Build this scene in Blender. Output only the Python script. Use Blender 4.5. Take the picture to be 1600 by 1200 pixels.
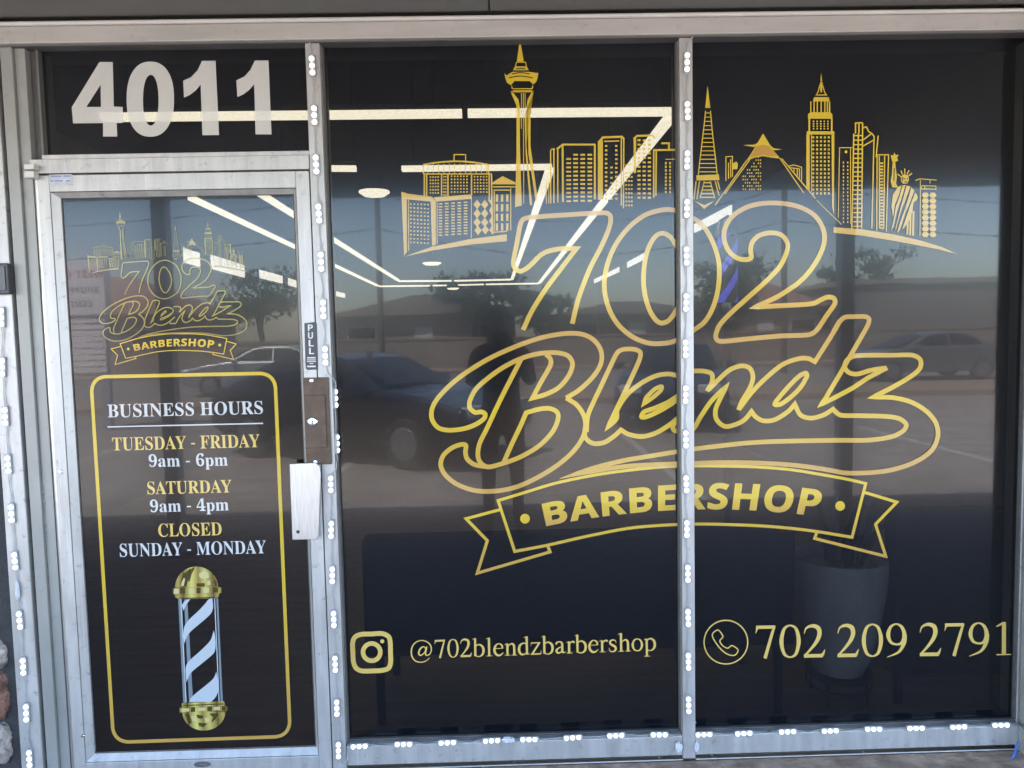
import bpy, bmesh, math, random
from mathutils import Vector, Matrix, Quaternion
S = bpy.context.scene
for o in list(bpy.data.objects): bpy.data.objects.remove(o, do_unlink=True)
C = S.collection
rad = math.radians
random.seed(11)

# ---------------------------------------------------------------- camera
F_PX, EYE, DIST = 1165.0, 1.56, 2.6
RIGHT = Vector((0.99958388, -0.01968734, -0.02108244))
UP = Vector((0.02238146, 0.06827732, 0.9974153))
FWD = Vector((0.018197, 0.99747211, -0.06868954))
CAM = Vector((0, -DIST, EYE))
cd = bpy.data.cameras.new('camera'); cam = bpy.data.objects.new('camera', cd); C.objects.link(cam)
cd.sensor_width = 36.0; cd.lens = F_PX / 1600 * 36; cd.clip_start = 0.02; cd.clip_end = 2000
cam.matrix_world = Matrix(((RIGHT.x, UP.x, -FWD.x, CAM.x), (RIGHT.y, UP.y, -FWD.y, CAM.y), (RIGHT.z, UP.z, -FWD.z, CAM.z), (0, 0, 0, 1)))
S.camera = cam

# ---------------------------------------------------------------- light
SUN_EL, SUN_AZ = 58, 315          # high, from behind the shop and to the left
w = bpy.data.worlds.new('World'); S.world = w; w.use_nodes = True
nt = w.node_tree; bg = nt.nodes['Background']
sky = nt.nodes.new('ShaderNodeTexSky'); sky.sky_type = 'NISHITA'; sky.sun_disc = False
sky.sun_elevation = rad(SUN_EL); sky.sun_rotation = rad(SUN_AZ); sky.air_density = 1.0; sky.dust_density = 0.7; sky.ozone_density = 1.6
wb = nt.nodes.new('ShaderNodeMix'); wb.data_type = 'RGBA'; wb.blend_type = 'MULTIPLY'; wb.inputs[0].default_value = 1; wb.inputs[7].default_value = (1.01, 0.98, 0.985, 1)
nt.links.new(sky.outputs[0], wb.inputs[6]); nt.links.new(wb.outputs[2], bg.inputs[0]); bg.inputs[1].default_value = 0.13
sd = Vector((math.sin(rad(SUN_AZ)) * math.cos(rad(SUN_EL)), math.cos(rad(SUN_AZ)) * math.cos(rad(SUN_EL)), math.sin(rad(SUN_EL))))
sl = bpy.data.lights.new('sun', 'SUN'); sl.energy = 5.0; sl.angle = rad(0.5); sl.color = (1, 0.95, 0.87)
so = bpy.data.objects.new('sun', sl); C.objects.link(so); so.rotation_euler = sd.to_track_quat('Z', 'Y').to_euler()
S.view_settings.view_transform = 'Standard'; S.view_settings.look = 'None'; S.view_settings.gamma = 1
EXPO = 3.75
S.view_settings.exposure = EXPO; KX = 2 ** EXPO
S.cycles.sample_clamp_indirect = 6; S.cycles.use_denoising = True
S.cycles.max_bounces = 10; S.cycles.transparent_max_bounces = 16; S.cycles.glossy_bounces = 4

# ---------------------------------------------------------------- helpers
def W(u, v, y=0.0):
    """point of the plane Y=y seen at pixel (u, v) of the 1600x1200 photo"""
    d = RIGHT * (u - 800) - UP * (v - 600) + FWD * F_PX
    t = (y + DIST) / d.y
    return Vector((CAM.x + d.x * t, y, CAM.z + d.z * t))
def WZ(u, v, z):
    d = RIGHT * (u - 800) - UP * (v - 600) + FWD * F_PX
    t = (z - CAM.z) / d.z
    return CAM + d * t
class MB:
    def __init__(s): s.v = []; s.f = []; s.m = []; s.mi = 0
    def face(s, pts):
        n = len(s.v); s.v += [tuple(p) for p in pts]; s.f.append(tuple(range(n, n + len(pts)))); s.m.append(s.mi); return s
    def box(s, x0, x1, y0, y1, z0, z1):
        n = len(s.v)
        s.v += [(x0, y0, z0), (x1, y0, z0), (x1, y1, z0), (x0, y1, z0), (x0, y0, z1), (x1, y0, z1), (x1, y1, z1), (x0, y1, z1)]
        for f in ((0, 3, 2, 1), (4, 5, 6, 7), (0, 1, 5, 4), (1, 2, 6, 5), (2, 3, 7, 6), (3, 0, 4, 7)):
            s.f.append(tuple(n + i for i in f)); s.m.append(s.mi)
        return s
    def prism(s, pts, axis, a, b):
        """closed outline extruded along an axis: 'y' -> pts are (x,z), 'x' -> (y,z), 'z' -> (x,y)"""
        def P(p, t): return {'y': (p[0], t, p[1]), 'x': (t, p[0], p[1]), 'z': (p[0], p[1], t)}[axis]
        n = len(pts); k = len(s.v)
        s.v += [P(p, a) for p in pts] + [P(p, b) for p in pts]
        s.f += [tuple(range(k, k + n)), tuple(range(k + 2 * n - 1, k + n - 1, -1))]
        s.f += [(k + i, k + n + i, k + n + (i + 1) % n, k + (i + 1) % n) for i in range(n)]
        s.m += [s.mi] * (n + 2); return s
    def tube(s, pts, r, n=8, caps=True):
        pts = [Vector(p) for p in pts]; k = len(s.v); R = r if hasattr(r, '__len__') else [r] * len(pts)
        ref = Vector((0.13, 0.37, 0.92))
        for i, p in enumerate(pts):
            d = (pts[min(i + 1, len(pts) - 1)] - pts[max(i - 1, 0)]).normalized()
            a = d.cross(ref); a = a.normalized() if a.length > 1e-3 else d.orthogonal().normalized(); b = d.cross(a)
            s.v += [tuple(p + (a * math.cos(2 * math.pi * j / n) + b * math.sin(2 * math.pi * j / n)) * R[i]) for j in range(n)]
        for i in range(len(pts) - 1):
            for j in range(n):
                s.f.append((k + i * n + j, k + i * n + (j + 1) % n, k + (i + 1) * n + (j + 1) % n, k + (i + 1) * n + j)); s.m.append(s.mi)
        if caps:
            s.f += [tuple(range(k + n - 1, k - 1, -1)), tuple(range(k + (len(pts) - 1) * n, k + len(pts) * n))]; s.m += [s.mi] * 2
        return s
    def lathe(s, prof, c=(0, 0, 0), n=24, axis='z', sx=1, sy=1):
        k = len(s.v)
        for r, h in prof:
            for j in range(n):
                a = 2 * math.pi * j / n; x, y = r * math.cos(a) * sx, r * math.sin(a) * sy
                p = {'z': (x, y, h), 'y': (x, h, y), 'x': (h, x, y)}[axis]
                s.v.append((c[0] + p[0], c[1] + p[1], c[2] + p[2]))
        for i in range(len(prof) - 1):
            for j in range(n):
                s.f.append((k + i * n + j, k + i * n + (j + 1) % n, k + (i + 1) * n + (j + 1) % n, k + (i + 1) * n + j)); s.m.append(s.mi)
        return s
    def mesh(s, name):
        me = bpy.data.meshes.new(name); me.from_pydata(s.v, [], s.f)
        for p, i in zip(me.polygons, s.m): p.material_index = i
        return me
    def build(s, name, mat, parent=None, bevel=0, smooth=False, label=None, fix=True):
        me = s.mesh(name)
        if fix:
            bm = bmesh.new(); bm.from_mesh(me); bmesh.ops.recalc_face_normals(bm, faces=bm.faces); bm.to_mesh(me); bm.free()
        return link(name, me, mat, parent, bevel, smooth, label)
def link(name, me, mat, parent=None, bevel=0, smooth=False, label=None):
    for m in (mat if isinstance(mat, (list, tuple)) else [mat]): me.materials.append(m)
    o = bpy.data.objects.new(name, me); C.objects.link(o)
    if parent is not None:
        o.parent = parent
        r = parent
        off = Vector((0, 0, 0))
        while r is not None: off += r.location; r = r.parent
        o.location = -off
    if smooth:
        for p in me.polygons: p.use_smooth = True
        me.set_sharp_from_angle(angle=rad(40))
    if bevel:
        b = o.modifiers.new('bevel', 'BEVEL'); b.width = bevel; b.segments = 2; b.limit_method = 'ANGLE'; b.angle_limit = rad(40)
    if label: o['label'] = label
    return o
def tag(o, label, cat, group=None):
    o['label'] = label; o['category'] = cat
    if group: o['group'] = group
    return o
def thing(name, label, cat, loc=(0, 0, 0), group=None):
    o = bpy.data.objects.new(name, None); C.objects.link(o); o.location = loc; o.empty_display_size = 0.1
    return tag(o, label, cat, group)
def struct(o, kind='structure'): o['kind'] = kind; return o

# ---------------------------------------------------------------- materials
def lin(r, g, b):
    return tuple(((c / 255 + 0.055) / 1.055) ** 2.4 if c > 10 else c / 255 / 12.92 for c in (r, g, b)) + (1,)
def mat(name, col, rough=0.5, metal=0.0, var=0.0, scale=8.0, bump=0.0, bscale=60.0, spec=0.5, emit=0, coat=0, streak=None, dirt=0.0, scr=0.0):
    m = bpy.data.materials.new(name); m.use_nodes = True; n = m.node_tree.nodes; L = m.node_tree.links
    b = n['Principled BSDF']; col = tuple(col) + ((1,) if len(col) == 3 else ())
    b.inputs['Base Color'].default_value = col; b.inputs['Roughness'].default_value = rough; b.inputs['Metallic'].default_value = metal
    b.inputs['Specular IOR Level'].default_value = spec; b.inputs['Coat Weight'].default_value = coat
    tc = n.new('ShaderNodeTexCoord'); mp = n.new('ShaderNodeMapping'); L.new(tc.outputs['Object'], mp.inputs[0])
    if streak: mp.inputs['Scale'].default_value = streak
    if var:
        t = n.new('ShaderNodeTexNoise'); t.inputs['Scale'].default_value = scale; t.inputs['Detail'].default_value = 6; L.new(mp.outputs[0], t.inputs[0])
        r = n.new('ShaderNodeMapRange'); r.inputs[1].default_value = 0.3; r.inputs[2].default_value = 0.7; r.inputs[3].default_value = 1 - var; r.inputs[4].default_value = 1 + var
        L.new(t.outputs[0], r.inputs[0])
        x = n.new('ShaderNodeVectorMath'); x.operation = 'SCALE'; x.inputs[0].default_value = col[:3]; L.new(r.outputs[0], x.inputs['Scale'])
        out = x.outputs[0]
        if dirt:
            t3 = n.new('ShaderNodeTexNoise'); t3.inputs['Scale'].default_value = 31; t3.inputs['Detail'].default_value = 8; t3.inputs['Roughness'].default_value = 0.7; L.new(tc.outputs['Object'], t3.inputs[0])
            r3 = n.new('ShaderNodeMapRange'); r3.inputs[1].default_value = 0.58; r3.inputs[2].default_value = 0.70; L.new(t3.outputs[0], r3.inputs[0])
            m3 = n.new('ShaderNodeMath'); m3.operation = 'MULTIPLY'; m3.inputs[1].default_value = dirt; L.new(r3.outputs[0], m3.inputs[0])
            mx = n.new('ShaderNodeMix'); mx.data_type = 'RGBA'; L.new(m3.outputs[0], mx.inputs[0]); L.new(out, mx.inputs[6]); mx.inputs[7].default_value = (0.10, 0.087, 0.075, 1)
            out = mx.outputs[2]
        if scr:
            ms = n.new('ShaderNodeMapping'); ms.inputs['Scale'].default_value = (170, 170, 2.5); L.new(tc.outputs['Object'], ms.inputs[0])
            t4 = n.new('ShaderNodeTexNoise'); t4.inputs['Scale'].default_value = 1.0; t4.inputs['Detail'].default_value = 4; L.new(ms.outputs[0], t4.inputs[0])
            r4 = n.new('ShaderNodeMapRange'); r4.inputs[1].default_value = 0.62; r4.inputs[2].default_value = 0.74; r4.inputs[4].default_value = scr; L.new(t4.outputs[0], r4.inputs[0])
            m4 = n.new('ShaderNodeMix'); m4.data_type = 'RGBA'; L.new(r4.outputs[0], m4.inputs[0]); L.new(out, m4.inputs[6]); m4.inputs[7].default_value = (0.6, 0.6, 0.6, 1); out = m4.outputs[2]
        L.new(out, b.inputs['Base Color'])
        q = n.new('ShaderNodeMapRange'); q.inputs[3].default_value = max(0, rough - var * 0.6); q.inputs[4].default_value = min(1, rough + var * 0.6); L.new(t.outputs[0], q.inputs[0]); L.new(q.outputs[0], b.inputs['Roughness'])
    if bump:
        t2 = n.new('ShaderNodeTexNoise'); t2.inputs['Scale'].default_value = bscale; t2.inputs['Detail'].default_value = 5; L.new(mp.outputs[0], t2.inputs[0])
        bp = n.new('ShaderNodeBump'); bp.inputs['Strength'].default_value = bump; bp.inputs['Distance'].default_value = 0.01; L.new(t2.outputs[0], bp.inputs['Height']); L.new(bp.outputs[0], b.inputs['Normal'])
    if emit:
        b.inputs['Emission Color'].default_value = col; b.inputs['Emission Strength'].default_value = emit
    return m
def film(name, base, trans, ramp=None, grain=0.14, coat_ior=1.29, rough=0.15, tint=(0.9, 0.92, 0.95), axis=2):
    """printed perforated vinyl under a glossy surface: lets a little light through its holes"""
    m = bpy.data.materials.new(name); m.use_nodes = True; n = m.node_tree.nodes; L = m.node_tree.links
    b = n['Principled BSDF']; out = n['Material Output']
    b.inputs['Base Color'].default_value = tuple(base) + (1,); b.inputs['Roughness'].default_value = rough; b.inputs['Specular IOR Level'].default_value = 0.33
    b.inputs['Coat Weight'].default_value = 1; b.inputs['Coat IOR'].default_value = coat_ior; b.inputs['Coat Roughness'].default_value = 0.008
    tc = n.new('ShaderNodeTexCoord')
    if ramp:
        sp = n.new('ShaderNodeSeparateXYZ'); L.new(tc.outputs['Generated'], sp.inputs[0])
        nz = n.new('ShaderNodeTexNoise'); nz.inputs['Scale'].default_value = 2.0; L.new(tc.outputs['Object'], nz.inputs[0])
        ad = n.new('ShaderNodeMath'); ad.operation = 'MULTIPLY_ADD'; ad.inputs[1].default_value = 0.25; L.new(nz.outputs[0], ad.inputs[0])
        su = n.new('ShaderNodeMath'); su.operation = 'SUBTRACT'; su.inputs[1].default_value = 0.125; L.new(sp.outputs[axis], su.inputs[0]); L.new(su.outputs[0], ad.inputs[2])
        cr = n.new('ShaderNodeValToRGB'); e = cr.color_ramp.elements
        while len(e) < len(ramp): e.new(0.5)
        for el, (p, c) in zip(e, ramp): el.position = p; el.color = c
        L.new(ad.outputs[0], cr.inputs[0]); L.new(cr.outputs[0], b.inputs['Base Color'])
    mp = n.new('ShaderNodeMapping'); mp.inputs['Scale'].default_value = (3, 3, 34); L.new(tc.outputs['Object'], mp.inputs[0])
    t2 = n.new('ShaderNodeTexNoise'); t2.inputs['Scale'].default_value = 2.2; t2.inputs['Detail'].default_value = 4; L.new(mp.outputs[0], t2.inputs[0])
    bp = n.new('ShaderNodeBump'); bp.inputs['Strength'].default_value = 0.06; bp.inputs['Distance'].default_value = 0.0002; L.new(t2.outputs[0], bp.inputs['Height']); L.new(bp.outputs[0], b.inputs['Coat Normal'])
    tr = n.new('ShaderNodeBsdfTransparent'); tr.inputs[0].default_value = tuple(tint) + (1,)
    mx = n.new('ShaderNodeMixShader'); L.new(b.outputs[0], mx.inputs[1]); L.new(tr.outputs[0], mx.inputs[2])
    g = n.new('ShaderNodeTexWhiteNoise'); sc = n.new('ShaderNodeVectorMath'); sc.operation = 'SCALE'; sc.inputs['Scale'].default_value = 430
    fl = n.new('ShaderNodeVectorMath'); fl.operation = 'FLOOR'; L.new(tc.outputs['Object'], sc.inputs[0]); L.new(sc.outputs[0], fl.inputs[0]); L.new(fl.outputs[0], g.inputs[0])
    mr = n.new('ShaderNodeMapRange'); mr.inputs[3].default_value = trans * (1 - grain); mr.inputs[4].default_value = trans * (1 + grain); L.new(g.outputs[0], mr.inputs[0])
    L.new(mr.outputs[0], mx.inputs[0]); L.new(mx.outputs[0], out.inputs[0])
    return m
ALU = mat('satin_aluminium', (0.3658, 0.3565, 0.3441), 0.45, 0.45, 0.14, 9, 0.06, 200, streak=(3, 3, 0.5), dirt=0.6, scr=0.35)
ALUV = mat('brushed_aluminium', (0.4464, 0.4464, 0.4464), 0.34, 0.9, 0.14, 60, 0.10, 90, streak=(6, 6, 0.25))
ALUD = mat('dark_channel_metal', (0.0992, 0.0961, 0.093), 0.5, 0.3, 0.2, 10)
JAMB = mat('grey_green_paint', (0.2139, 0.2139, 0.1984), 0.42, 0.15, 0.08, 6, 0.02, 200, dirt=0.35)
BEIGE = mat('beige_painted_metal', (0.31, 0.2914, 0.2666), 0.45, 0.0, 0.10, 5, 0.05, 120, streak=(0.5, 1, 6), dirt=0.3)
TRIM = mat('pale_trim_paint', (0.434, 0.4154, 0.3844), 0.35, 0.0, 0.06, 8)
SOFF = mat('grey_soffit_paint', (0.1364, 0.1333, 0.124), 0.5, 0.0, 0.08, 3, 0.05, 6)
GAPM = mat('black_rubber', (0.012, 0.012, 0.013), 0.6)
GASK = mat('grey_gasket', (0.0806, 0.0775, 0.0744), 0.6, 0, 0.2, 40)
PLAST = mat('white_plastic', (0.4464, 0.4526, 0.4588), 0.4)
WIRE = mat('grey_white_wire', (0.30, 0.305, 0.31), 0.5)
LEDM = mat('led_lens_lit', (1, 1, 0.97), 0.3, emit=0.9 / KX)
LEDB = mat('led_module_body', (0.2604, 0.2666, 0.279), 0.4)
TAN, YEL = (0.434, 0.2604, 0.062, 1.0), (0.55, 0.385, 0.03, 1)
FT = 0.21
BLACK = film('black_window_film', (0.0018, 0.0026, 0.005), FT)
GOLD = film('gold_print', (0.62, 0.42, 0.12), FT, [(0.05, TAN), (0.5, YEL), (0.95, TAN)])
GOLDY = film('yellow_gold_print', (0.62, 0.42, 0.12), FT, [(0.0, TAN), (0.55, YEL), (1, YEL)])
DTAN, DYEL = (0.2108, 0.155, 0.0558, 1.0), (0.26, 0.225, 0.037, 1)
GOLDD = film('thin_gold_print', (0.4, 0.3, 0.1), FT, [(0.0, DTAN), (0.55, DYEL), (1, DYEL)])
GOLDF = film('flat_gold_print', (0.60, 0.42, 0.115), FT)
WHITEP = film('white_print', (0.5084, 0.5084, 0.5084), FT)
GREYP = film('grey_white_print', (0.52, 0.515, 0.48), FT)
INK = film('black_print', (0.005, 0.006, 0.008), 0.02)
BRONZE = mat('bronze_anodised_plate', (0.085, 0.056, 0.038), 0.55, 0.0, 0.25, 30, 0.05, 200, spec=0.25)
STEEL = mat('bright_steel', (0.75, 0.75, 0.76), 0.22, 1.0)

# glyph outlines drawn for the lettering: advance, then closed contours
GLYPHS = {
 'S': {
  '-': (216, '27 154 27 206 189 206 189 154'),
  '4': (375, '121 0 121 36 166 39 179 44 188 54 195 76 195 125 9 125 9 166 199 480 293 480 293 324 293 169 363 169 363 125 293 125 294 70 299 54 309 44 332 37 357 36 357 0;56 169 195 169 195 326 199 416 195 406 154 332'),
  '6': (375, '197 -7 150 -1 109 18 76 49 51 93 35 151 31 203 33 275 45 337 72 400 104 441 146 471 198 485 242 486 277 480 303 470 326 453 339 427 338 397 322 376 298 364 260 360 256 400 247 427 235 441 216 447 197 444 172 429 152 401 138 361 128 309 125 269 161 286 194 293 232 294 273 285 306 266 324 248 343 214 350 186 351 138 346 105 330 62 313 38 291 19 264 5 233 -4;199 38 211 39 227 48 243 71 252 109 254 162 248 205 238 228 219 247 193 253 164 247 133 229 125 221 125 198 134 121 147 81 170 48 184 40'),
  '9': (375, '152 -7 101 0 67 17 53 33 45 51 42 69 45 86 58 101 75 107 95 67 120 44 133 39 156 36 176 39 194 48 210 63 223 84 234 112 247 185 251 230 234 212 212 198 193 190 163 185 128 187 103 194 80 205 60 220 44 240 29 277 24 307 25 347 31 380 47 418 64 441 87 460 123 478 154 485 189 486 223 480 254 468 282 449 305 423 323 390 340 332 345 247 337 169 316 101 288 54 250 20 222 5 200 -2;184 233 206 236 220 243 236 256 251 278 247 336 239 380 226 412 209 432 196 439 181 441 162 437 150 430 133 405 123 366 122 306 130 270 146 246 169 235'),
  'A': (437, '-9 0 -9 18 5 20 20 27 43 60 206 466 224 465 402 49 421 24 443 18 443 0 229 0 229 18 262 22 276 29 283 39 279 64 253 132 103 132 77 67 75 41 81 30 94 22 128 18 128 0;113 161 242 161 209 240 177 319'),
  'B': (443, '16 0 16 17 45 22 59 29 68 40 73 58 75 369 72 404 64 422 48 434 15 439 15 447 15 455 262 454 328 441 352 429 371 414 385 396 393 375 396 351 389 313 381 297 353 271 335 261 287 247 344 231 385 206 400 190 410 173 416 153 418 132 415 102 400 64 371 35 330 14 297 5 259 1;182 252 213 253 243 260 263 272 273 285 282 310 285 356 281 385 269 412 255 425 234 433 202 433 188 425 182 397;222 24 242 26 266 34 278 43 287 56 298 92 299 154 287 194 271 213 235 228 197 231 182 231 183 55 187 39 193 31 207 25'),
  'C': (468, '257 -11 208 -6 151 13 101 46 63 91 38 147 28 194 28 262 43 323 64 364 102 409 139 435 180 453 226 464 271 465 309 459 388 435 408 443 419 465 437 465 437 308 420 308 392 364 356 407 324 429 290 441 265 443 237 440 212 430 191 413 174 389 161 359 151 321 146 277 146 179 152 138 163 103 177 74 196 52 219 36 247 27 298 25 338 35 368 50 404 79 428 106 447 89 409 45 365 14 314 -5'),
  'D': (496, '20 0 20 17 47 21 60 27 68 36 72 52 74 374 71 407 61 426 43 435 15 439 15 455 222 455 304 447 350 432 389 410 405 396 433 364 452 325 459 303 468 228 464 174 453 128 434 89 408 57 374 32 333 14 285 4 228 0;222 24 253 27 279 37 302 53 327 88 338 120 346 159 350 204 349 277 343 318 333 353 319 382 301 404 279 420 253 430 211 433 198 429 190 423 184 409 182 392 182 59 186 40 192 32 206 26'),
  'E': (442, '14 0 14 17 50 22 65 33 72 48 75 78 73 397 62 425 44 435 16 439 16 455 399 455 399 320 383 320 374 361 363 383 349 400 331 412 295 424 266 429 213 430 197 427 190 423 183 397 183 246 193 246 224 249 254 264 273 291 288 345 304 345 304 118 287 118 276 175 267 192 255 204 229 217 185 222 183 203 185 47 195 33 223 28 276 30 322 42 352 58 371 75 393 105 411 143 430 143 402 0'),
  'F': (404, '15 0 15 17 38 21 59 30 68 42 73 60 75 375 71 405 65 420 49 431 14 439 14 455 394 455 394 320 377 320 366 365 351 391 336 406 310 420 265 430 200 429 186 421 182 398 182 247 220 250 250 265 270 292 284 347 302 347 302 118 285 118 271 178 251 206 220 220 182 224 182 75 186 46 193 34 206 25 257 17 257 0'),
  'H': (523, '15 0 15 17 50 24 65 35 72 50 75 81 73 400 68 416 59 427 44 434 16 439 16 455 242 455 242 439 201 431 191 423 186 412 182 385 182 251 342 251 342 385 338 412 333 423 323 431 282 439 282 455 507 455 507 439 473 432 458 421 451 401 449 379 451 58 458 37 468 27 485 20 507 17 507 0 282 0 282 17 321 25 332 34 339 49 342 81 342 221 262 221 182 221 182 81 185 50 191 35 202 26 218 20 242 17 242 0'),
  'I': (261, '13 0 13 17 42 23 57 30 67 39 73 54 75 309 75 394 70 417 63 427 55 432 13 439 13 455 244 455 244 447 244 439 214 435 196 427 188 417 183 401 183 77 185 51 192 36 209 25 246 17 246 0'),
  'L': (426, '15 0 15 17 50 24 65 35 72 50 75 81 73 401 68 417 59 428 44 434 16 439 16 455 250 455 250 439 208 434 196 427 188 416 182 379 182 77 188 41 200 31 234 28 288 32 323 43 351 61 370 80 391 112 409 154 427 154 402 0'),
  'M': (634, '14 0 14 17 48 24 65 35 73 56 75 79 74 402 69 418 59 429 41 435 15 439 15 455 185 455 317 142 449 455 617 455 617 439 590 433 573 423 565 411 561 393 560 78 565 43 579 25 617 17 617 0 396 0 396 17 421 21 438 28 447 38 453 56 455 399 288 0 270 0 105 389 107 55 113 37 123 27 139 20 169 17 169 0'),
  'N': (494, '403 -11 107 350 108 55 113 38 122 28 143 20 167 17 167 0 18 0 18 17 51 22 67 33 73 49 76 79 76 388 38 432 18 439 18 447 18 455 156 455 391 169 391 377 388 407 382 422 372 430 331 439 331 455 480 455 480 439 450 434 436 428 428 417 423 400 422 -11'),
  'O': (525, '261 -11 213 -6 169 7 129 29 94 58 66 93 45 134 32 179 28 228 32 276 45 321 66 362 95 397 130 426 170 448 216 462 265 466 313 462 357 448 397 427 431 399 459 364 481 323 494 277 498 228 494 179 481 134 459 93 430 58 395 29 355 7 310 -6;265 12 292 15 315 26 335 42 351 66 363 96 372 133 379 228 377 278 371 321 362 358 348 389 330 412 310 430 286 440 260 443 233 440 210 430 190 413 174 389 161 359 152 322 145 228 147 178 153 135 163 98 177 67 195 43 215 26 238 16'),
  'R': (473, '15 0 15 17 50 24 65 35 72 50 75 81 73 400 68 416 59 427 44 434 16 439 16 455 217 455 285 451 323 444 354 433 389 409 405 388 414 363 417 334 411 296 392 265 377 252 339 231 315 224 373 137 445 33 457 22 480 15 480 0 338 0 201 212 197 212 182 212 182 81 185 50 191 35 202 26 218 20 242 17 242 0;182 234 216 234 249 240 273 252 290 272 300 300 304 336 299 378 284 407 259 425 243 430 207 430 195 426 188 420 182 392'),
  'S': (390, '43 -11 43 158 62 158 77 108 104 59 129 34 160 20 206 15 238 23 251 31 266 47 276 67 278 81 275 110 258 138 238 153 148 198 112 221 84 244 65 270 51 309 51 352 60 387 82 423 115 449 157 464 212 464 300 445 313 450 320 466 339 466 339 319 322 319 310 354 293 385 272 410 242 433 215 442 186 444 157 438 135 422 125 406 120 387 121 368 129 346 142 332 165 315 281 258 305 243 328 222 344 200 356 169 359 133 356 102 348 75 328 43 298 18 271 4 228 -8 179 -10 146 -5 82 12 69 7 61 -11'),
  'T': (423, '92 0 92 17 123 21 142 31 150 44 155 64 156 433 112 429 91 422 73 410 51 387 41 367 29 318 11 318 11 455 211 455 410 455 410 317 394 317 381 368 371 388 357 404 339 417 319 426 295 431 263 433 265 56 271 38 280 27 296 21 328 17 328 0'),
  'U': (492, '248 -13 186 -7 152 3 125 19 96 52 79 97 74 135 71 400 66 416 57 427 43 434 15 439 15 455 240 455 240 439 210 434 192 425 185 415 181 395 181 125 186 88 203 51 216 39 232 29 275 22 302 24 326 31 346 41 363 56 376 76 385 99 390 127 391 393 387 411 379 423 360 433 328 439 328 455 474 455 474 439 454 434 436 425 428 414 424 398 422 156 412 92 398 58 380 32 341 5 290 -10'),
  'Y': (426, '101 0 101 17 124 20 141 26 148 32 156 44 160 72 161 179 38 402 18 427 4 434 -13 438 -13 455 207 455 207 438 176 436 158 425 156 411 164 392 248 226 337 372 348 399 348 415 341 426 329 434 298 438 295 440 295 455 439 455 439 438 416 430 393 406 268 203 268 81 271 50 277 35 288 26 304 20 328 17 328 0'),
  'a': (344, '255 -10 232 -7 216 1 205 15 200 35 164 8 138 -3 110 -8 87 -8 64 -4 51 3 36 17 23 41 21 74 26 94 45 121 63 136 103 157 199 190 199 248 194 270 180 288 154 295 121 292 107 283 104 273 121 243 123 227 116 208 95 194 72 191 55 196 42 206 34 227 34 248 42 269 58 287 81 302 110 312 134 317 195 317 235 308 255 298 270 285 285 259 292 224 294 41 297 36 304 34 320 42 329 28 294 -1 275 -8;151 34 177 43 199 63 199 116 199 169 180 164 150 148 130 127 119 100 120 62 131 41'),
  'm': (554, '18 0 18 16 38 20 47 28 52 56 51 267 47 281 41 288 19 294 19 310 146 310 146 265 177 297 200 311 224 317 253 317 268 315 292 304 310 286 320 261 352 296 390 315 418 318 438 317 470 303 492 277 502 237 505 38 514 22 536 16 536 0 377 0 377 16 393 19 405 29 410 56 407 246 402 261 394 268 377 271 363 269 343 258 324 237 325 42 335 22 356 16 356 0 199 0 199 16 221 22 231 42 232 223 228 250 222 264 209 270 192 271 170 262 146 235 147 42 156 22 177 16 177 0'),
  'p': (371, '17 -139 17 -124 36 -120 48 -108 52 -64 52 263 45 285 19 295 19 310 143 310 143 263 169 297 203 315 248 318 271 311 293 298 317 274 331 250 341 223 348 193 350 148 346 113 338 82 321 46 304 24 284 7 261 -5 236 -10 204 -7 183 1 164 14 148 32 148 -64 152 -99 164 -116 197 -123 197 -139;195 28 216 33 232 46 242 68 249 99 253 154 250 208 241 248 225 270 206 278 184 275 164 261 148 235 148 69 157 51 167 38 180 31'),
 },
 'A': {
  'A': (463, '0 0 169 482 247 482 293 482 463 0 354 0 319 114 297 114 144 114 109 0;170 199 295 199 236 392 232 407'),
  'B': (451, '60 0 60 480 210 480 275 476 327 464 366 445 384 427 397 403 403 374 401 329 389 296 374 276 354 262 330 255 368 237 387 224 401 205 411 180 416 148 413 108 397 69 380 47 356 28 329 14 279 2;162 289 241 290 278 300 290 311 297 326 299 351 294 368 279 384 253 393 162 396;162 84 249 85 275 91 287 98 300 111 308 129 310 156 306 173 292 192 266 205 237 209 162 209'),
  'C': (428, '255 -7 203 -2 158 10 121 32 100 50 82 72 62 110 45 170 39 239 43 291 59 353 88 406 129 446 154 462 182 474 229 484 291 485 344 475 404 453 371 370 317 392 284 400 250 401 224 395 202 385 183 368 167 347 156 321 148 291 144 238 151 171 166 131 189 102 221 84 264 78 315 83 386 103 386 18 324 -1'),
  'E': (376, '60 0 60 480 336 480 336 396 162 396 162 291 324 291 324 208 162 208 162 84 336 84 336 0'),
  'G': (486, '262 -7 188 2 147 18 129 29 97 56 71 92 62 112 47 158 40 211 41 277 55 342 84 397 115 430 153 456 198 474 251 484 318 485 374 476 432 457 398 375 362 390 319 400 278 401 238 394 204 376 177 350 157 315 148 285 144 251 146 205 153 164 164 138 184 110 204 94 229 83 258 78 297 79 333 85 333 185 242 185 242 269 433 269 433 21 344 -1'),
  'H': (514, '60 0 60 480 162 480 162 291 186 291 352 291 352 480 453 480 453 0 352 0 352 207 162 207 162 0'),
  'I': (261, '21 0 21 58 80 85 80 201 80 395 21 422 21 480 240 480 240 422 181 395 181 356 181 85 240 58 240 0'),
  'L': (379, '60 0 60 480 162 480 162 84 357 84 357 0'),
  'N': (546, '60 0 60 480 189 480 397 120 394 480 486 480 486 0 357 0 148 363 151 0'),
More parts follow.
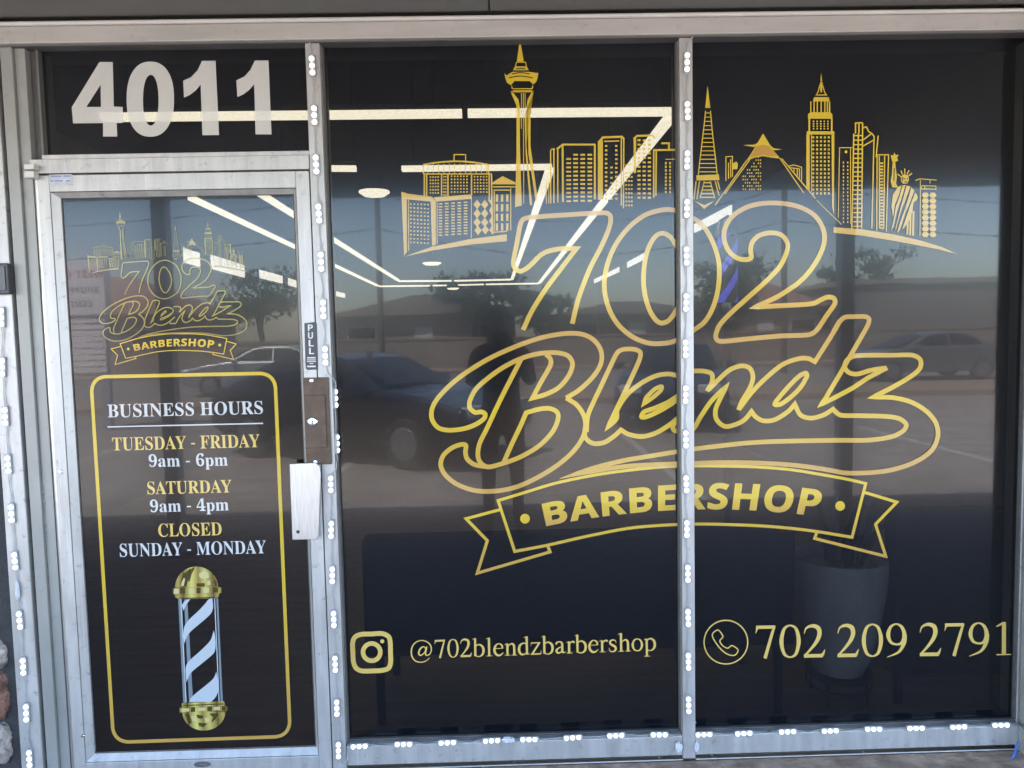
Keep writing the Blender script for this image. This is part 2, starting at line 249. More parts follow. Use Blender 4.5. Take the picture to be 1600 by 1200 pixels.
  'O': (535, '267 -7 213 -2 166 11 126 32 95 61 70 97 53 140 42 188 39 241 42 294 53 342 70 384 95 420 126 448 166 470 213 483 268 487 323 483 369 470 408 448 440 420 465 384 482 341 492 294 496 240 492 187 482 139 465 97 440 61 408 32 369 11 322 -2;267 79 298 81 323 89 344 103 361 122 373 146 382 173 389 240 382 308 373 336 361 359 344 378 323 392 298 400 268 402 238 400 212 392 191 378 175 359 162 336 153 308 146 240 153 173 162 146 175 122 191 103 212 89 238 81'),
  'P': (422, '60 0 60 480 257 477 294 470 337 449 368 418 381 392 389 363 390 309 385 280 374 252 364 234 343 211 316 193 294 183 239 172 162 171 162 0;162 254 216 255 257 267 275 281 282 293 289 326 288 343 277 369 257 386 227 395 162 396'),
  'R': (443, '60 0 60 480 224 479 266 475 318 459 356 434 373 412 385 385 391 353 390 312 382 285 369 261 351 241 325 221 302 209 443 0 330 0 216 184 196 184 162 184 162 0;162 267 229 269 254 276 267 283 280 298 287 318 288 341 283 362 271 378 245 391 216 395 162 396'),
  'S': (370, '167 -7 95 1 31 22 31 117 120 84 156 78 192 78 219 85 235 99 243 118 242 141 233 158 223 168 109 228 68 262 54 282 43 306 37 334 37 366 42 394 53 419 80 450 104 466 131 477 163 484 199 486 262 480 341 453 308 373 236 397 182 401 165 396 147 385 138 368 136 353 139 336 153 317 268 255 312 220 329 196 338 175 342 151 342 117 337 89 325 63 308 41 285 22 257 8 225 -1'),
  'T': (389, '144 0 144 395 13 395 13 480 375 480 375 395 245 395 245 0'),
  'U': (508, '252 -7 187 0 134 21 95 55 70 98 60 133 57 171 57 480 158 480 159 172 162 147 172 117 189 97 222 82 267 79 297 85 314 93 332 112 340 129 348 161 349 480 451 480 451 169 448 133 438 100 423 70 401 44 384 29 352 11 327 2 284 -5'),
  'W': (649, '122 0 0 480 100 480 166 195 185 92 207 211 277 480 373 480 445 201 465 92 475 155 549 480 649 480 527 0 412 0 345 258 324 364 303 256 238 0'),
 },
}

# ---------------------------------------------------------------- drawing on glass
def smooth_path(pts, closed=False, step=6):
    """Catmull-Rom through (x, y[, 1 = corner][, width]) points"""
    P = [(p[0], p[1]) for p in pts]; K = [len(p) > 2 and p[2] == 1 for p in pts]; Wd = [p[3] if len(p) > 3 else 1.0 for p in pts]
    n = len(P); out = []
    for i in range(n if closed else n - 1):
        j = (i + 1) % n
        p1, p2 = P[i], P[j]
        p0 = P[i - 1] if (i > 0 or closed) and not K[i] else (2 * p1[0] - p2[0], 2 * p1[1] - p2[1])
        p3 = P[(j + 1) % n] if (j < n - 1 or closed) and not K[j] else (2 * p2[0] - p1[0], 2 * p2[1] - p1[1])
        for k in range(step):
            t = k / step; t2 = t * t; t3 = t2 * t
            # centripetal-ish: damp tangents by neighbour distance
            d1 = math.dist(p1, p2); a = min(1.0, d1 / (math.dist(p0, p1) + 1e-6)); b = min(1.0, d1 / (math.dist(p2, p3) + 1e-6))
            m1 = ((p2[0] - p0[0]) * 0.5 * (0.4 + 0.6 * a), (p2[1] - p0[1]) * 0.5 * (0.4 + 0.6 * a)); m2 = ((p3[0] - p1[0]) * 0.5 * (0.4 + 0.6 * b), (p3[1] - p1[1]) * 0.5 * (0.4 + 0.6 * b))
            h = (2 * t3 - 3 * t2 + 1, t3 - 2 * t2 + t, -2 * t3 + 3 * t2, t3 - t2)
            out.append((h[0] * p1[0] + h[1] * m1[0] + h[2] * p2[0] + h[3] * m2[0], h[0] * p1[1] + h[1] * m1[1] + h[2] * p2[1] + h[3] * m2[1], Wd[i] * (1 - t) + Wd[j] * t))
    if not closed: out.append((P[-1][0], P[-1][1], Wd[-1]))
    return out
class Ink:
    """flat lettering: strokes and filled shapes in photo pixels, laid on the glass plane"""
    def __init__(s, y, tf=None, ws=1.0): s.y = y; s.tf = tf; s.ws = ws; s.mb = MB(); s.k = 0
    def lay(s): s.k += 1; return s.y - 0.000002 * s.k
    def P(s, u, v, y):
        if s.tf: u, v = s.tf(u, v)
        return W(u, v, y)
    def stroke(s, pts, w, closed=False, raw=False, step=6):
        q = [(p[0], p[1], p[3] if len(p) > 3 else 1.0) for p in pts] if raw else smooth_path(pts, closed, step)
        if s.tf: q = [(*s.tf(a, b), c) for a, b, c in q]
        r = [q[0]]
        for p in q[1:]:
            if math.dist(p[:2], r[-1][:2]) > 0.15: r.append(p)
        if closed and math.dist(r[0][:2], r[-1][:2]) < 0.3: r.pop()
        q = r; n = len(q); y = s.lay(); w = w * s.ws; L = []; R = []
        for i in range(n):
            a = q[i - 1] if i > 0 or closed else None; b = q[(i + 1) % n] if i < n - 1 or closed else None
            def nr(p, t): d = math.dist(p[:2], t[:2]); return (-(t[1] - p[1]) / d, (t[0] - p[0]) / d)
            if a is None: nx, ny = nr(q[i], b); m = 1
            elif b is None: nx, ny = nr(a, q[i]); m = 1
            else:
                n1, n2 = nr(a, q[i]), nr(q[i], b); sx, sy = n1[0] + n2[0], n1[1] + n2[1]; l = math.hypot(sx, sy)
                if l < 0.35: nx, ny = n1; m = 1
                else: nx, ny = sx / l, sy / l; m = min(2 / l, 2.6)
            h = w * q[i][2] / 2 * m
            yi = y - 0.0000025 * i
            L.append(W(q[i][0] + nx * h, q[i][1] + ny * h, yi)); R.append(W(q[i][0] - nx * h, q[i][1] - ny * h, yi))
        k = len(s.mb.v); s.mb.v += [tuple(p) for p in L] + [tuple(p) for p in R]
        for i in range(n if closed else n - 1):
            j = (i + 1) % n; s.mb.f.append((k + i, k + j, k + n + j, k + n + i)); s.mb.m.append(0)
    def fill(s, pts):
        y = s.lay(); s.mb.face([s.P(a, b, y) for a, b in pts])
    def quad(s, u0, v0, u1, v1): s.fill([(u0, v0), (u1, v0), (u1, v1), (u0, v1)])
    def dot(s, u, v, r, n=24): s.fill([(u + r * math.cos(2 * math.pi * i / n), v + r * math.sin(2 * math.pi * i / n)) for i in range(n)])
    def outlines(s, contours, fn):
        """contours with holes -> filled with even-odd through a 2-D curve"""
        y = s.lay()
        cu = bpy.data.curves.new('glyph', 'CURVE'); cu.dimensions = '2D'; cu.fill_mode = 'BOTH'
        for ct in contours:
            sp = cu.splines.new('POLY'); sp.points.add(len(ct) - 1); sp.use_cyclic_u = True
            for p, (a, b) in zip(sp.points, ct): p.co = (a, b, 0, 1)
        ob = bpy.data.objects.new('glyph', cu); C.objects.link(ob)
        dg = bpy.context.evaluated_depsgraph_get(); me = bpy.data.meshes.new_from_object(ob.evaluated_get(dg))
        k = len(s.mb.v); s.mb.v += [tuple(fn(v.co.x, v.co.y, y)) for v in me.vertices]
        for p in me.polygons: s.mb.f.append(tuple(k + i for i in p.vertices)); s.mb.m.append(0)
        bpy.data.objects.remove(ob); bpy.data.curves.remove(cu); bpy.data.meshes.remove(me)
    def build(s, name, m, parent, clip=None, label=None):
        me = s.mb.mesh(name); bm = bmesh.new(); bm.from_mesh(me)
        if clip:
            side, x = clip
            bmesh.ops.bisect_plane(bm, geom=bm.verts[:] + bm.edges[:] + bm.faces[:], plane_co=(x, 0, 0), plane_no=(1, 0, 0), clear_outer=side == 'left', clear_inner=side == 'right')
        bm.normal_update()
        fl = [f for f in bm.faces if f.normal.y > 0]
        if fl: bmesh.ops.reverse_faces(bm, faces=fl)
        if not bm.faces: bm.free(); return None
        bm.to_mesh(me); bm.free()
        return link(name, me, m, parent, label=label)
def affine(pairs):
    # least squares px -> px
    def solve(k):
        A = [[0.0] * 4 for _ in range(3)]
        for (a, b), t in pairs:
            r = (a, b, 1.0)
            for i in range(3):
                for j in range(3): A[i][j] += r[i] * r[j]
                A[i][3] += r[i] * t[k]
        for i in range(3):
            p = A[i][i]
            for j in range(4): A[i][j] /= p
            for q in range(3):
                if q != i:
                    f = A[q][i]
                    for j in range(4): A[q][j] -= f * A[i][j]
        return A[0][3], A[1][3], A[2][3]
    X, Y = solve(0), solve(1)
    return lambda u, v: (X[0] * u + X[1] * v + X[2], Y[0] * u + Y[1] * v + Y[2])

# hand-drawn roman letters for the handle and the phone number: strokes (x, y, width) on a 676-high figure
ROMAN = {
 '7': (500, [[(50, 628, 66), (445, 630, 66)], [(42, 505, 12), (70, 590, 34), (92, 640, 40)], [(430, 645, 40), (375, 480, 58), (235, -5, 68)]]),
 '0': (500, [[(72, 335, 84), (130, 590, 60), (250, 658, 30), (370, 590, 60), (428, 335, 84), (370, 80, 60), (250, 12, 30), (130, 80, 60), 'c']]),
 '2': (500, [[(38, 480, 14), (80, 595, 36), (200, 645, 66), (320, 605, 88), (355, 490, 90), (310, 350, 76), (200, 200, 54), (55, 45, 34)], [(35, 36, 72), (425, 36, 72)], [(415, 44, 62), (470, 165, 10)]]),
 '9': (500, [[(75, 440, 82), (125, 600, 56), (240, 660, 28), (350, 600, 60), (408, 440, 84), (355, 280, 60), (250, 245, 38), (130, 290, 56), 'c'], [(418, 440, 84), (400, 270, 80), (290, 90, 50), (50, -12, 14)]]),
 '1': (500, [[(262, 0, 84), (262, 672, 84)], [(105, 585, 22), (190, 625, 44), (262, 674, 14)], [(110, 12, 24), (410, 12, 24)]]),
 '@': (921, [[(760, 20, 22), (620, -90, 32), (420, -130, 40), (220, -80, 46), (90, 70, 50), (60, 270, 50), (115, 470, 46), (260, 610, 40), (460, 660, 36), (660, 610, 40), (800, 480, 44), (835, 310, 46), (780, 170, 40), (690, 110, 34), (620, 130, 46), (605, 210, 60), (655, 430, 60)], [(620, 330, 34), (530, 430, 46), (400, 350, 60), (345, 200, 66), (400, 120, 46), (530, 180, 34), 'c']]),
 'b': (500, [[(105, 20, 80), (105, 672, 80)], [(5, 630, 18), (105, 672, 22)], [(110, 330, 20), (180, 420, 44), (290, 430, 60), (390, 350, 84), (425, 220, 90), (385, 80, 76), (280, 8, 40), (170, 12, 30), (105, 50, 30)]]),
 'l': (278, [[(140, 0, 82), (140, 672, 82)], [(20, 11, 22), (262, 11, 22)], [(25, 632, 18), (140, 670, 24)]]),
 'e': (444, [[(70, 272, 26), (385, 272, 26)], [(380, 268, 56), (355, 380, 66), (265, 440, 36), (180, 430, 44), (95, 340, 74), (66, 220, 86), (100, 100, 84), (190, 25, 76), (300, 30, 60), (415, 125, 14)]]),
 'n': (500, [[(125, 0, 80), (125, 430, 80)], [(10, 395, 16), (125, 440, 24)], [(15, 11, 22), (235, 11, 22)], [(150, 340, 24), (230, 405, 44), (310, 425, 60), (370, 370, 80), (388, 280, 82), (388, 0, 82)], [(285, 11, 22), (492, 11, 22)]]),
 'd': (500, [[(375, 10, 80), (375, 672, 80)], [(260, 632, 18), (375, 670, 24)], [(380, 40, 40), (495, 28, 16)], [(370, 350, 20), (300, 425, 40), (210, 425, 50), (110, 350, 80), (72, 210, 90), (100, 90, 84), (190, 20, 66), (290, 35, 40), (370, 100, 20)]]),
 'z': (444, [[(45, 428, 42), (400, 428, 42)], [(30, 22, 44), (412, 22, 44)], [(365, 430, 64), (75, 20, 64)], [(52, 445, 18), (32, 315, 12)], [(405, 25, 34), (428, 155, 10)]]),
 'a': (444, [[(62, 335, 56), (85, 405, 60), (190, 438, 44), (270, 405, 72), (297, 320, 84), (297, 90, 80), (330, 40, 60), (435, 62, 16)], [(295, 270, 20), (180, 220, 44), (85, 150, 74), (78, 75, 76), (140, 32, 64), (220, 50, 44), (295, 110, 20)]]),
 'r': (333, [[(115, 0, 82), (115, 430, 82)], [(5, 395, 16), (115, 440, 24)], [(8, 11, 22), (245, 11, 22)], [(140, 320, 24), (200, 410, 44), (270, 425, 66), (325, 388, 70)]]),
 's': (389, [[(318, 310, 14), (296, 405, 30), (200, 436, 48), (105, 395, 66), (88, 325, 74), (150, 262, 84), (260, 200, 88), (308, 120, 78), (270, 40, 60), (180, 10, 44), (80, 40, 30), (48, 155, 12)]]),
 'o': (500, [[(70, 225, 86), (130, 390, 58), (250, 442, 32), (370, 390, 58), (430, 225, 86), (370, 60, 58), (250, 8, 32), (130, 60, 58), 'c']]),
}
ROMAN['h'] = (500, [[(125, 0, 80), (125, 672, 80)], [(5, 632, 18), (125, 670, 24)]] + ROMAN['n'][1][2:])
ROMAN['p'] = (500, [[(115, -205, 82), (115, 425, 82)], [(5, 395, 16), (115, 440, 24)], [(8, -200, 22), (245, -200, 22)], [(120, 330, 20), (190, 420, 44), (295, 432, 60), (392, 350, 84), (425, 220, 90), (385, 80, 76), (280, 8, 40), (180, 14, 30), (120, 50, 26)]])
def caps(font):
    d = GLYPHS[font]; return max(float(p.split()[2 * i + 1]) for ch in ('E',) for p in d[ch][1].split(';') for i in range(len(p.split()) // 2))
def glyph(font, ch):
    a, fl = GLYPHS[font][ch]; out = []
    for c in fl.split(';'):
        t = [float(x) for x in c.split()]; out.append(list(zip(t[::2], t[1::2])))
    return a, out
def text_on(ink, s, font, p0, p1, top):
    """set s between the baseline pixels p0..p1; top = (du, dv) from baseline to cap height in pixels"""
    sp = 190
    A = [sp if c == ' ' else (ROMAN[c][0] if font == 'R' else GLYPHS[font][c][0]) for c in s]; tot = sum(A) - (20 if font != 'R' else 10)
    cap = 676.0 if font == 'R' else caps(font)
    x = 0
    for c, a in zip(s, A):
        def fn(gx, gy, y=None):
            t = (x + gx) / tot; h = gy / cap
            return p0[0] + (p1[0] - p0[0]) * t + top[0] * h, p0[1] + (p1[1] - p0[1]) * t + top[1] * h
        if c != ' ':
            if font == 'R':
                k = math.hypot(*top) / cap
                for st in ROMAN[c][1]:
                    cl = st[-1] == 'c'; pts = st[:-1] if cl else st
                    ink.stroke([(*fn(p[0], p[1]), 0, p[2] * k) for p in pts], 1.0, cl, raw=len(pts) == 2, step=5)
            else:
                ink.outlines(glyph(font, c)[1], lambda gx, gy, y: ink.P(*fn(gx, gy), y))
        x += a
def zA(*p): return [(660 + q[0] / 3.75, 300 + q[1] / 3.75, *q[2:]) for q in p]
def zB(*p): return [(1060 + q[0] / 3.636, 300 + q[1] / 3.636, *q[2:]) for q in p]
def zC(*p): return [(660 + q[0] / 2.857, 500 + q[1] / 2.857, *q[2:]) for q in p]
def zD(*p): return [(1060 + q[0] / 2.857, 500 + q[1] / 2.857, *q[2:]) for q in p]
def zL(*p): return [(600 + q[0] / 3.3333, 60 + q[1] / 3.3333, *q[2:]) for q in p]
def zK(*p): return [(1060 + q[0] / 2.963, 60 + q[1] / 2.963, *q[2:]) for q in p]
def draw_number(k):
    w = 7.4
    k.stroke(zA((590, 808), (640, 700), (720, 572), (800, 465), (902, 332, 1), (820, 332), (740, 346), (690, 372), (650, 412), (610, 448), (570, 464), (538, 440), (534, 400), (552, 310), (574, 190), (592, 160), (640, 148), (800, 137), (1060, 122), (1098, 136), (1102, 175), (1085, 235), (1045, 325), (990, 430), (950, 525), (910, 640), (878, 772)), w)
    k.stroke(zA((1480, 108), (1400, 106), (1300, 138), (1205, 212), (1130, 312), (1085, 420), (1066, 520), (1072, 610), (1100, 700), (1150, 780), (1230, 848), (1320, 884), (1400, 888), (1480, 872)) + zB((130, 755), (180, 690), (215, 600), (231, 500), (229, 400), (205, 310), (160, 220), (110, 165)), w, True)
    k.stroke(zA((1478, 300), (1450, 262), (1410, 242), (1370, 256), (1335, 305), (1310, 375), (1298, 450), (1296, 540), (1308, 622), (1335, 700), (1370, 752), (1400, 768), (1440, 755), (1480, 705), (1530, 600), (1545, 480), (1520, 370)), w, True)
    k.stroke(zB((432, 655, 1), (500, 625), (580, 585), (700, 500), (780, 400), (825, 300), (825, 220), (780, 140), (700, 90), (600, 66), (480, 65), (380, 90), (300, 145), (262, 215), (262, 280), (290, 340), (340, 378), (390, 384), (414, 370), (410, 330), (420, 285), (460, 246), (530, 232), (590, 248), (620, 295), (612, 350), (575, 425), (500, 505), (400, 595), (300, 685), (235, 755), (212, 815), (222, 842), (260, 848), (400, 834), (580, 818), (740, 811), (785, 785), (840, 705), (888, 635), (884, 605), (850, 597), (810, 612), (770, 632), (700, 640), (600, 645)), w, True)
def draw_script(k):
    w = 7.2
    k.stroke(zC((642, 348, 1), (700, 312), (760, 255), (795, 200), (800, 150), (780, 105), (740, 73), (690, 60), (620, 62), (520, 82), (400, 125), (280, 182), (160, 260), (80, 335), (45, 390), (42, 440), (70, 480), (120, 492), (190, 484), (240, 465), (275, 440), (280, 420), (262, 410), (235, 412), (212, 392), (212, 360), (238, 310), (290, 262), (360, 212), (440, 172), (520, 150), (600, 146), (650, 160), (670, 195), (655, 245), (610, 300), (550, 332), (492, 348, 1), (525, 285), (570, 205), (572, 175), (552, 153)), w)
    k.stroke(zC((440, 176), (350, 352), (290, 480), (254, 555), (248, 608), (262, 640), (295, 656), (360, 640), (440, 610), (520, 562), (580, 500), (605, 445), (602, 412), (568, 395), (520, 398), (463, 414, 1), (440, 468), (400, 552), (364, 634)), w)
    k.stroke(zC((642, 348, 1), (690, 380), (722, 430), (728, 480), (713, 530), (670, 590), (600, 650), (510, 705), (420, 745), (330, 763), (240, 762), (160, 736), (105, 695), (82, 650), (92, 607), (130, 572), (172, 556), (194, 560), (192, 590), (200, 620), (232, 645), (285, 655)), w)
    k.stroke(zC((732, 500), (738, 430), (762, 370), (800, 290), (842, 200), (870, 146), (897, 131), (948, 131), (973, 146), (966, 185), (918, 290), (868, 395), (828, 478, 1), (866, 440), (870, 400), (915, 332), (980, 280), (1050, 247), (1110, 242), (1160, 262), (1180, 300), (1130, 360), (1060, 405), (1000, 432), (978, 432), (990, 410), (1040, 392), (1100, 365), (1150, 330)), w)
    k.stroke(zC((726, 480), (726, 520), (748, 545), (775, 552), (815, 545), (860, 515), (886, 490, 1), (920, 510), (980, 520), (1040, 505), (1100, 470), (1150, 430), (1200, 390)), w)
    k.stroke(zC((990, 372, 1), (1000, 345), (1040, 307), (1068, 297), (1064, 314), (1030, 345)), w * 0.9, True)
    k.stroke(zC((1128, 455), (1118, 480), (1128, 495), (1150, 490)) + zD((62, 490), (100, 430), (150, 358), (213, 297, 1), (187, 350), (166, 400), (170, 443), (205, 474), (250, 468), (295, 445), (326, 408, 1), (345, 432), (380, 450), (430, 445), (490, 408), (519, 376, 1), (545, 424), (590, 438), (645, 425), (690, 398, 1), (722, 424), (800, 427), (920, 430), (985, 440), (1016, 465), (1006, 492), (955, 520), (850, 536), (700, 537), (480, 541), (330, 547), (200, 560), (62, 577)) + zC((1000, 610), (900, 627), (780, 656), (700, 682), (612, 708, 0, 0.15)), w)
    k.stroke(zD((40, 232), (62, 228), (110, 228), (148, 240), (150, 275), (128, 318, 1), (180, 265), (230, 222), (280, 205), (318, 215), (333, 255), (318, 305), (285, 360), (268, 402, 1), (330, 320), (400, 250), (470, 196), (540, 172), (580, 172), (609, 186, 1), (640, 138), (700, 42), (722, 0)) + zB((880, 795), (912, 742), (945, 712), (1000, 708), (1060, 708), (1083, 722), (1074, 760), (1000, 890), (920, 1030), (860, 1130)) + zD((655, 352), (638, 376, 1), (700, 345), (780, 302), (850, 256), (932, 213, 1), (860, 224), (800, 241), (762, 235), (742, 210), (752, 180), (785, 161), (840, 157), (950, 157), (1045, 157), (1080, 178), (1078, 215), (1040, 250), (960, 298), (868, 344, 1), (960, 347), (1040, 367), (1110, 410), (1150, 462), (1158, 520), (1130, 582), (1060, 632), (960, 667), (860, 681), (750, 683), (690, 673), (600, 658), (480, 645), (350, 638), (200, 636), (62, 640)) + zC((1050, 645), (900, 654), (750, 677), (612, 708, 0, 0.15)), w)
    k.stroke(zD((430, 376), (450, 345), (500, 288), (540, 250), (568, 237), (573, 252), (545, 300), (500, 345), (455, 376)), w, True)
def draw_ribbon(k):
    w = 4.6
    k.stroke(zC((338, 806, 1), (450, 772), (600, 727), (800, 687), (1000, 662), (1140, 652)) + zD((200, 652), (350, 656), (500, 668), (650, 692), (760, 712), (836, 730, 1), (775, 970, 1), (610, 943), (450, 925), (300, 916), (62, 911)) + zC((950, 926), (750, 962), (560, 1005), (412, 1033, 1)), w, True)
    k.stroke(zC((345, 847, 1), (195, 887, 1), (290, 985, 1), (245, 1130, 1), (570, 1035, 1), (556, 1002, 1)), w)
    k.stroke(zD((833, 770, 1), (975, 813, 1), (880, 912, 1), (926, 1055, 1), (608, 975, 1), (617, 950, 1)), w)
    (a,), (b,) = zC((458, 887)), zD((722, 830)); k.dot(*a, 7.6); k.dot(*b, 7.6)
def quadfit(pts):
    (x0, y0), (x1, y1), (x2, y2) = pts
    return lambda x: y0 * (x - x1) * (x - x2) / ((x0 - x1) * (x0 - x2)) + y1 * (x - x0) * (x - x2) / ((x1 - x0) * (x1 - x2)) + y2 * (x - x0) * (x - x1) / ((x2 - x0) * (x2 - x1))
def draw_word(k):
    base, top = quadfit([(850.8, 822), (1060, 796), (1268, 805)]), quadfit([(843.8, 788.8), (1060, 757.5), (1289, 767)])
    s = 'BARBERSHOP'; A = [GLYPHS['A'][c][0] + 20 for c in s]; tot = sum(A) - 45; cap = caps('A'); x = -25
    for c, a in zip(s, A):
        def fn(gx, gy):
            t = (x + gx) / tot; xb, xt = 850.8 + (1279 - 850.8) * t, 843.8 + (1289 - 843.8) * t; h = gy / cap
            return xb + (xt - xb) * h, base(xb) + (top(xt) - base(xb)) * h
        ct = glyph('A', c)[1]; k.outlines(ct, lambda gx, gy, y: k.P(*fn(gx, gy), y))
        for l in ct: k.stroke([(*fn(*q), 0, 1.0) for q in l], 1.7, True, raw=True)
        x += a
def grid(k, z, x0, x1, nx, y0, y1, ny, w, h, skew=0):
    for i in range(nx):
        for j in range(ny):
            x = x0 + (x1 - x0) * (i / (nx - 1) if nx > 1 else 0); y = y0 + (y1 - y0) * (j / (ny - 1) if ny > 1 else 0) + skew * i
            k.fill(z((x - w / 2, y - h / 2), (x + w / 2, y - h / 2), (x + w / 2, y + h / 2), (x - w / 2, y + h / 2)))
def lines(k, z, w, *paths):
    for p in paths: k.stroke([(*q, 1) for q in z(*p)], w, raw=True)
def draw_skyline(k):
    L, K = zL, zK
    # --- left half
    k.fill(L((105, 1137), (250, 1085), (450, 1045), (640, 1020), (640, 1056), (450, 1074), (250, 1105)))
    k.fill(L((90, 798), (118, 806), (120, 1112), (105, 1132))); k.fill(L((118, 808), (250, 825), (250, 850), (118, 838)))
    k.fill(L((243, 850), (250, 825), (270, 850), (270, 1075), (250, 1080))); lines(k, L, 1.2, [(128, 840), (128, 1105)], [(455, 815), (455, 1040)], [(277, 850), (277, 1070)])
    k.fill(L((258, 828), (455, 812), (455, 836), (272, 850))); grid(k, L, 140, 230, 6, 862, 1062, 11, 9, 8, 1); grid(k, L, 294, 425, 5, 862, 1025, 12, 19, 7, -2)
    k.stroke(L((205, 658), (280, 646), (375, 640), (470, 646), (545, 658)), 2.6); lines(k, L, 2, [(205, 706), (560, 706)], [(205, 658), (205, 706)], [(545, 655), (545, 706)])
    lines(k, L, 1.6, [(365, 640), (365, 605), (425, 605), (425, 640)]); lines(k, L, 1.2, *[[(x, 652), (x, 704)] for x in range(228, 545, 28)])
    lines(k, L, 2.2, [(210, 706), (210, 820)], [(222, 706), (222, 820)], [(300, 706), (300, 820)], [(333, 706), (333, 820)], [(456, 706), (456, 815)], [(560, 706), (565, 1020)], [(548, 706), (548, 850)])
    grid(k, L, 242, 282, 4, 722, 805, 6, 8, 8); grid(k, L, 352, 432, 6, 718, 800, 6, 8, 8); grid(k, L, 472, 535, 5, 720, 800, 6, 8, 8); grid(k, L, 312, 322, 2, 720, 815, 7, 7, 8)
    for x, y in ((485, 865), (525, 865), (485, 912), (525, 912), (485, 958), (525, 958), (490, 1000), (528, 997)): k.fill(L((x, y - 25), (x + 19, y), (x, y + 25), (x - 19, y)))
    k.fill(L((548, 850), (563, 830), (568, 1022), (548, 1000), (562, 975), (548, 950), (562, 925), (548, 895), (560, 870)))
    k.fill(L((565, 750), (618, 717), (684, 750), (684, 760), (565, 760))); lines(k, L, 1.8, [(568, 773), (684, 773)], [(570, 790), (660, 790)], [(570, 1010), (640, 1005)])
    for x in (588, 615, 642): grid(k, L, x, x, 1, 832, 982, 4, 12, 38)
    lines(k, L, 1.5, [(574, 790), (574, 1015)], [(660, 780), (660, 1000)])
    # tower
    k.fill(L((708, 3), (728, 120), (692, 120))); lines(k, L, 1.5, [(690, 124), (738, 124), (742, 148), (684, 148), (690, 124)]); k.fill(L((680, 150), (746, 150), (754, 166), (671, 166)))
    k.fill(L((627, 180), (637, 194), (668, 174), (756, 174), (795, 180), (803, 178), (800, 205), (793, 226), (777, 240), (758, 222), (680, 222), (660, 244), (640, 230), (632, 205)))
    lines(k, L, 1.5, [(665, 246), (668, 262), (772, 262), (775, 246)], [(672, 272), (770, 272)], [(660, 278), (780, 278)])
    k.fill(L((662, 285), (672, 283), (700, 318), (708, 360), (708, 560), (718, 870), (682, 880), (690, 600), (690, 350)))
    k.fill(L((778, 285), (768, 283), (748, 318), (742, 360), (742, 560), (772, 868), (760, 868), (738, 600), (732, 400))); k.fill(L((770, 330), (763, 360), (763, 560), (800, 835), (790, 850), (752, 600), (750, 380)))
    lines(k, L, 1.2, [(716, 285), (716, 470)], [(726, 285), (728, 860)], [(735, 285), (736, 500)])
    lines(k, L, 2, [(868, 580), (868, 860)], [(885, 577), (885, 858)], [(870, 578), (890, 576)], [(905, 575), (905, 855)]); lines(k, L, 1.2, [(845, 740), (845, 862)], [(858, 740), (858, 860)])
    lines(k, L, 3, [(900, 577), (932, 553), (1100, 553)], [(930, 553), (932, 852)], [(1098, 553), (1098, 838)])
    grid(k, L, 962, 962, 1, 628, 848, 11, 24, 9); grid(k, L, 998, 1072, 3, 606, 846, 12, 24, 10)
    k.stroke([(*q, 1) for q in L((1120, 540), (1140, 516), (1238, 512), (1250, 524))], 3.4, raw=True); k.fill(L((1114, 535), (1140, 530), (1140, 840), (1114, 840)))
    lines(k, L, 2, [(1236, 520), (1236, 870)], [(1249, 522), (1247, 885)], [(1148, 536), (1225, 534)]); grid(k, L, 1157, 1157, 1, 560, 835, 13, 12, 10); grid(k, L, 1185, 1185, 1, 672, 835, 7, 12, 9); grid(k, L, 1210, 1210, 1, 560, 835, 13, 12, 10)
    grid(k, L, 1262, 1290, 3, 700, 870, 9, 9, 9); lines(k, L, 1.5, [(1255, 660), (1300, 655)])
    k.stroke([(*q, 1) for q in L((1300, 525), (1318, 508), (1398, 505), (1412, 520))], 3.2, raw=True); k.fill(L((1300, 522), (1313, 520), (1313, 700), (1300, 700))); grid(k, L, 1328, 1382, 3, 530, 830, 14, 16, 10)
    lines(k, L, 3, [(1402, 582), (1540, 580)], [(1445, 546), (1484, 546), (1484, 578)]); lines(k, L, 2.4, [(1405, 582), (1405, 830)], [(1418, 582), (1416, 820)]); grid(k, L, 1468, 1490, 2, 650, 800, 9, 10, 12); lines(k, L, 1.3, [(1465, 630), (1540, 628)])
    # --- right half
    k.fill(K((135, 218), (148, 322), (124, 322))); lines(k, K, 1.6, [(126, 335), (118, 410), (100, 560), (92, 632)], [(148, 335), (158, 440), (172, 560), (180, 632)])
    for i in range(15):
        y = 345 + i * 19.5; t = (y - 335) / 297; lines(k, K, 1.3, [(126 - 34 * t, y), (148 + 32 * t, y)])
    k.fill(K((83, 634), (187, 630), (190, 656), (83, 658))); lines(k, K, 1.8, [(82, 660), (72, 745)], [(98, 660), (85, 745)], [(170, 660), (188, 728)], [(182, 660), (192, 700)])
    for i in range(5): lines(k, K, 2, [(116 - i * 3.5, 668 + 17 * i), (150 + i * 4, 668 + 17 * i)])
    lines(k, K, 1.6, [(120, 662), (100, 740)], [(148, 662), (168, 740)]); k.fill(K((75, 752), (120, 772), (165, 752), (120, 790)))
    lines(k, K, 1.4, [(220, 660), (220, 548), (250, 546), (250, 640)], [(232, 575), (232, 650)], [(242, 560), (242, 645)]); k.fill(K((250, 580), (268, 570), (276, 582), (272, 605), (252, 606)))
    k.fill(K((392, 440), (440, 520), (472, 556), (432, 552), (392, 545), (352, 552), (314, 568), (345, 520))); k.fill(K((300, 494), (350, 492), (372, 482), (350, 503))); k.fill(K((412, 484), (440, 508), (480, 514), (436, 518)))
    lines(k, K, 1.6, [(316, 565), (170, 772)], [(330, 562), (215, 720)], [(470, 555), (580, 715)], [(478, 556), (635, 742)]); lines(k, K, 1.2, [(640, 750), (755, 862)])
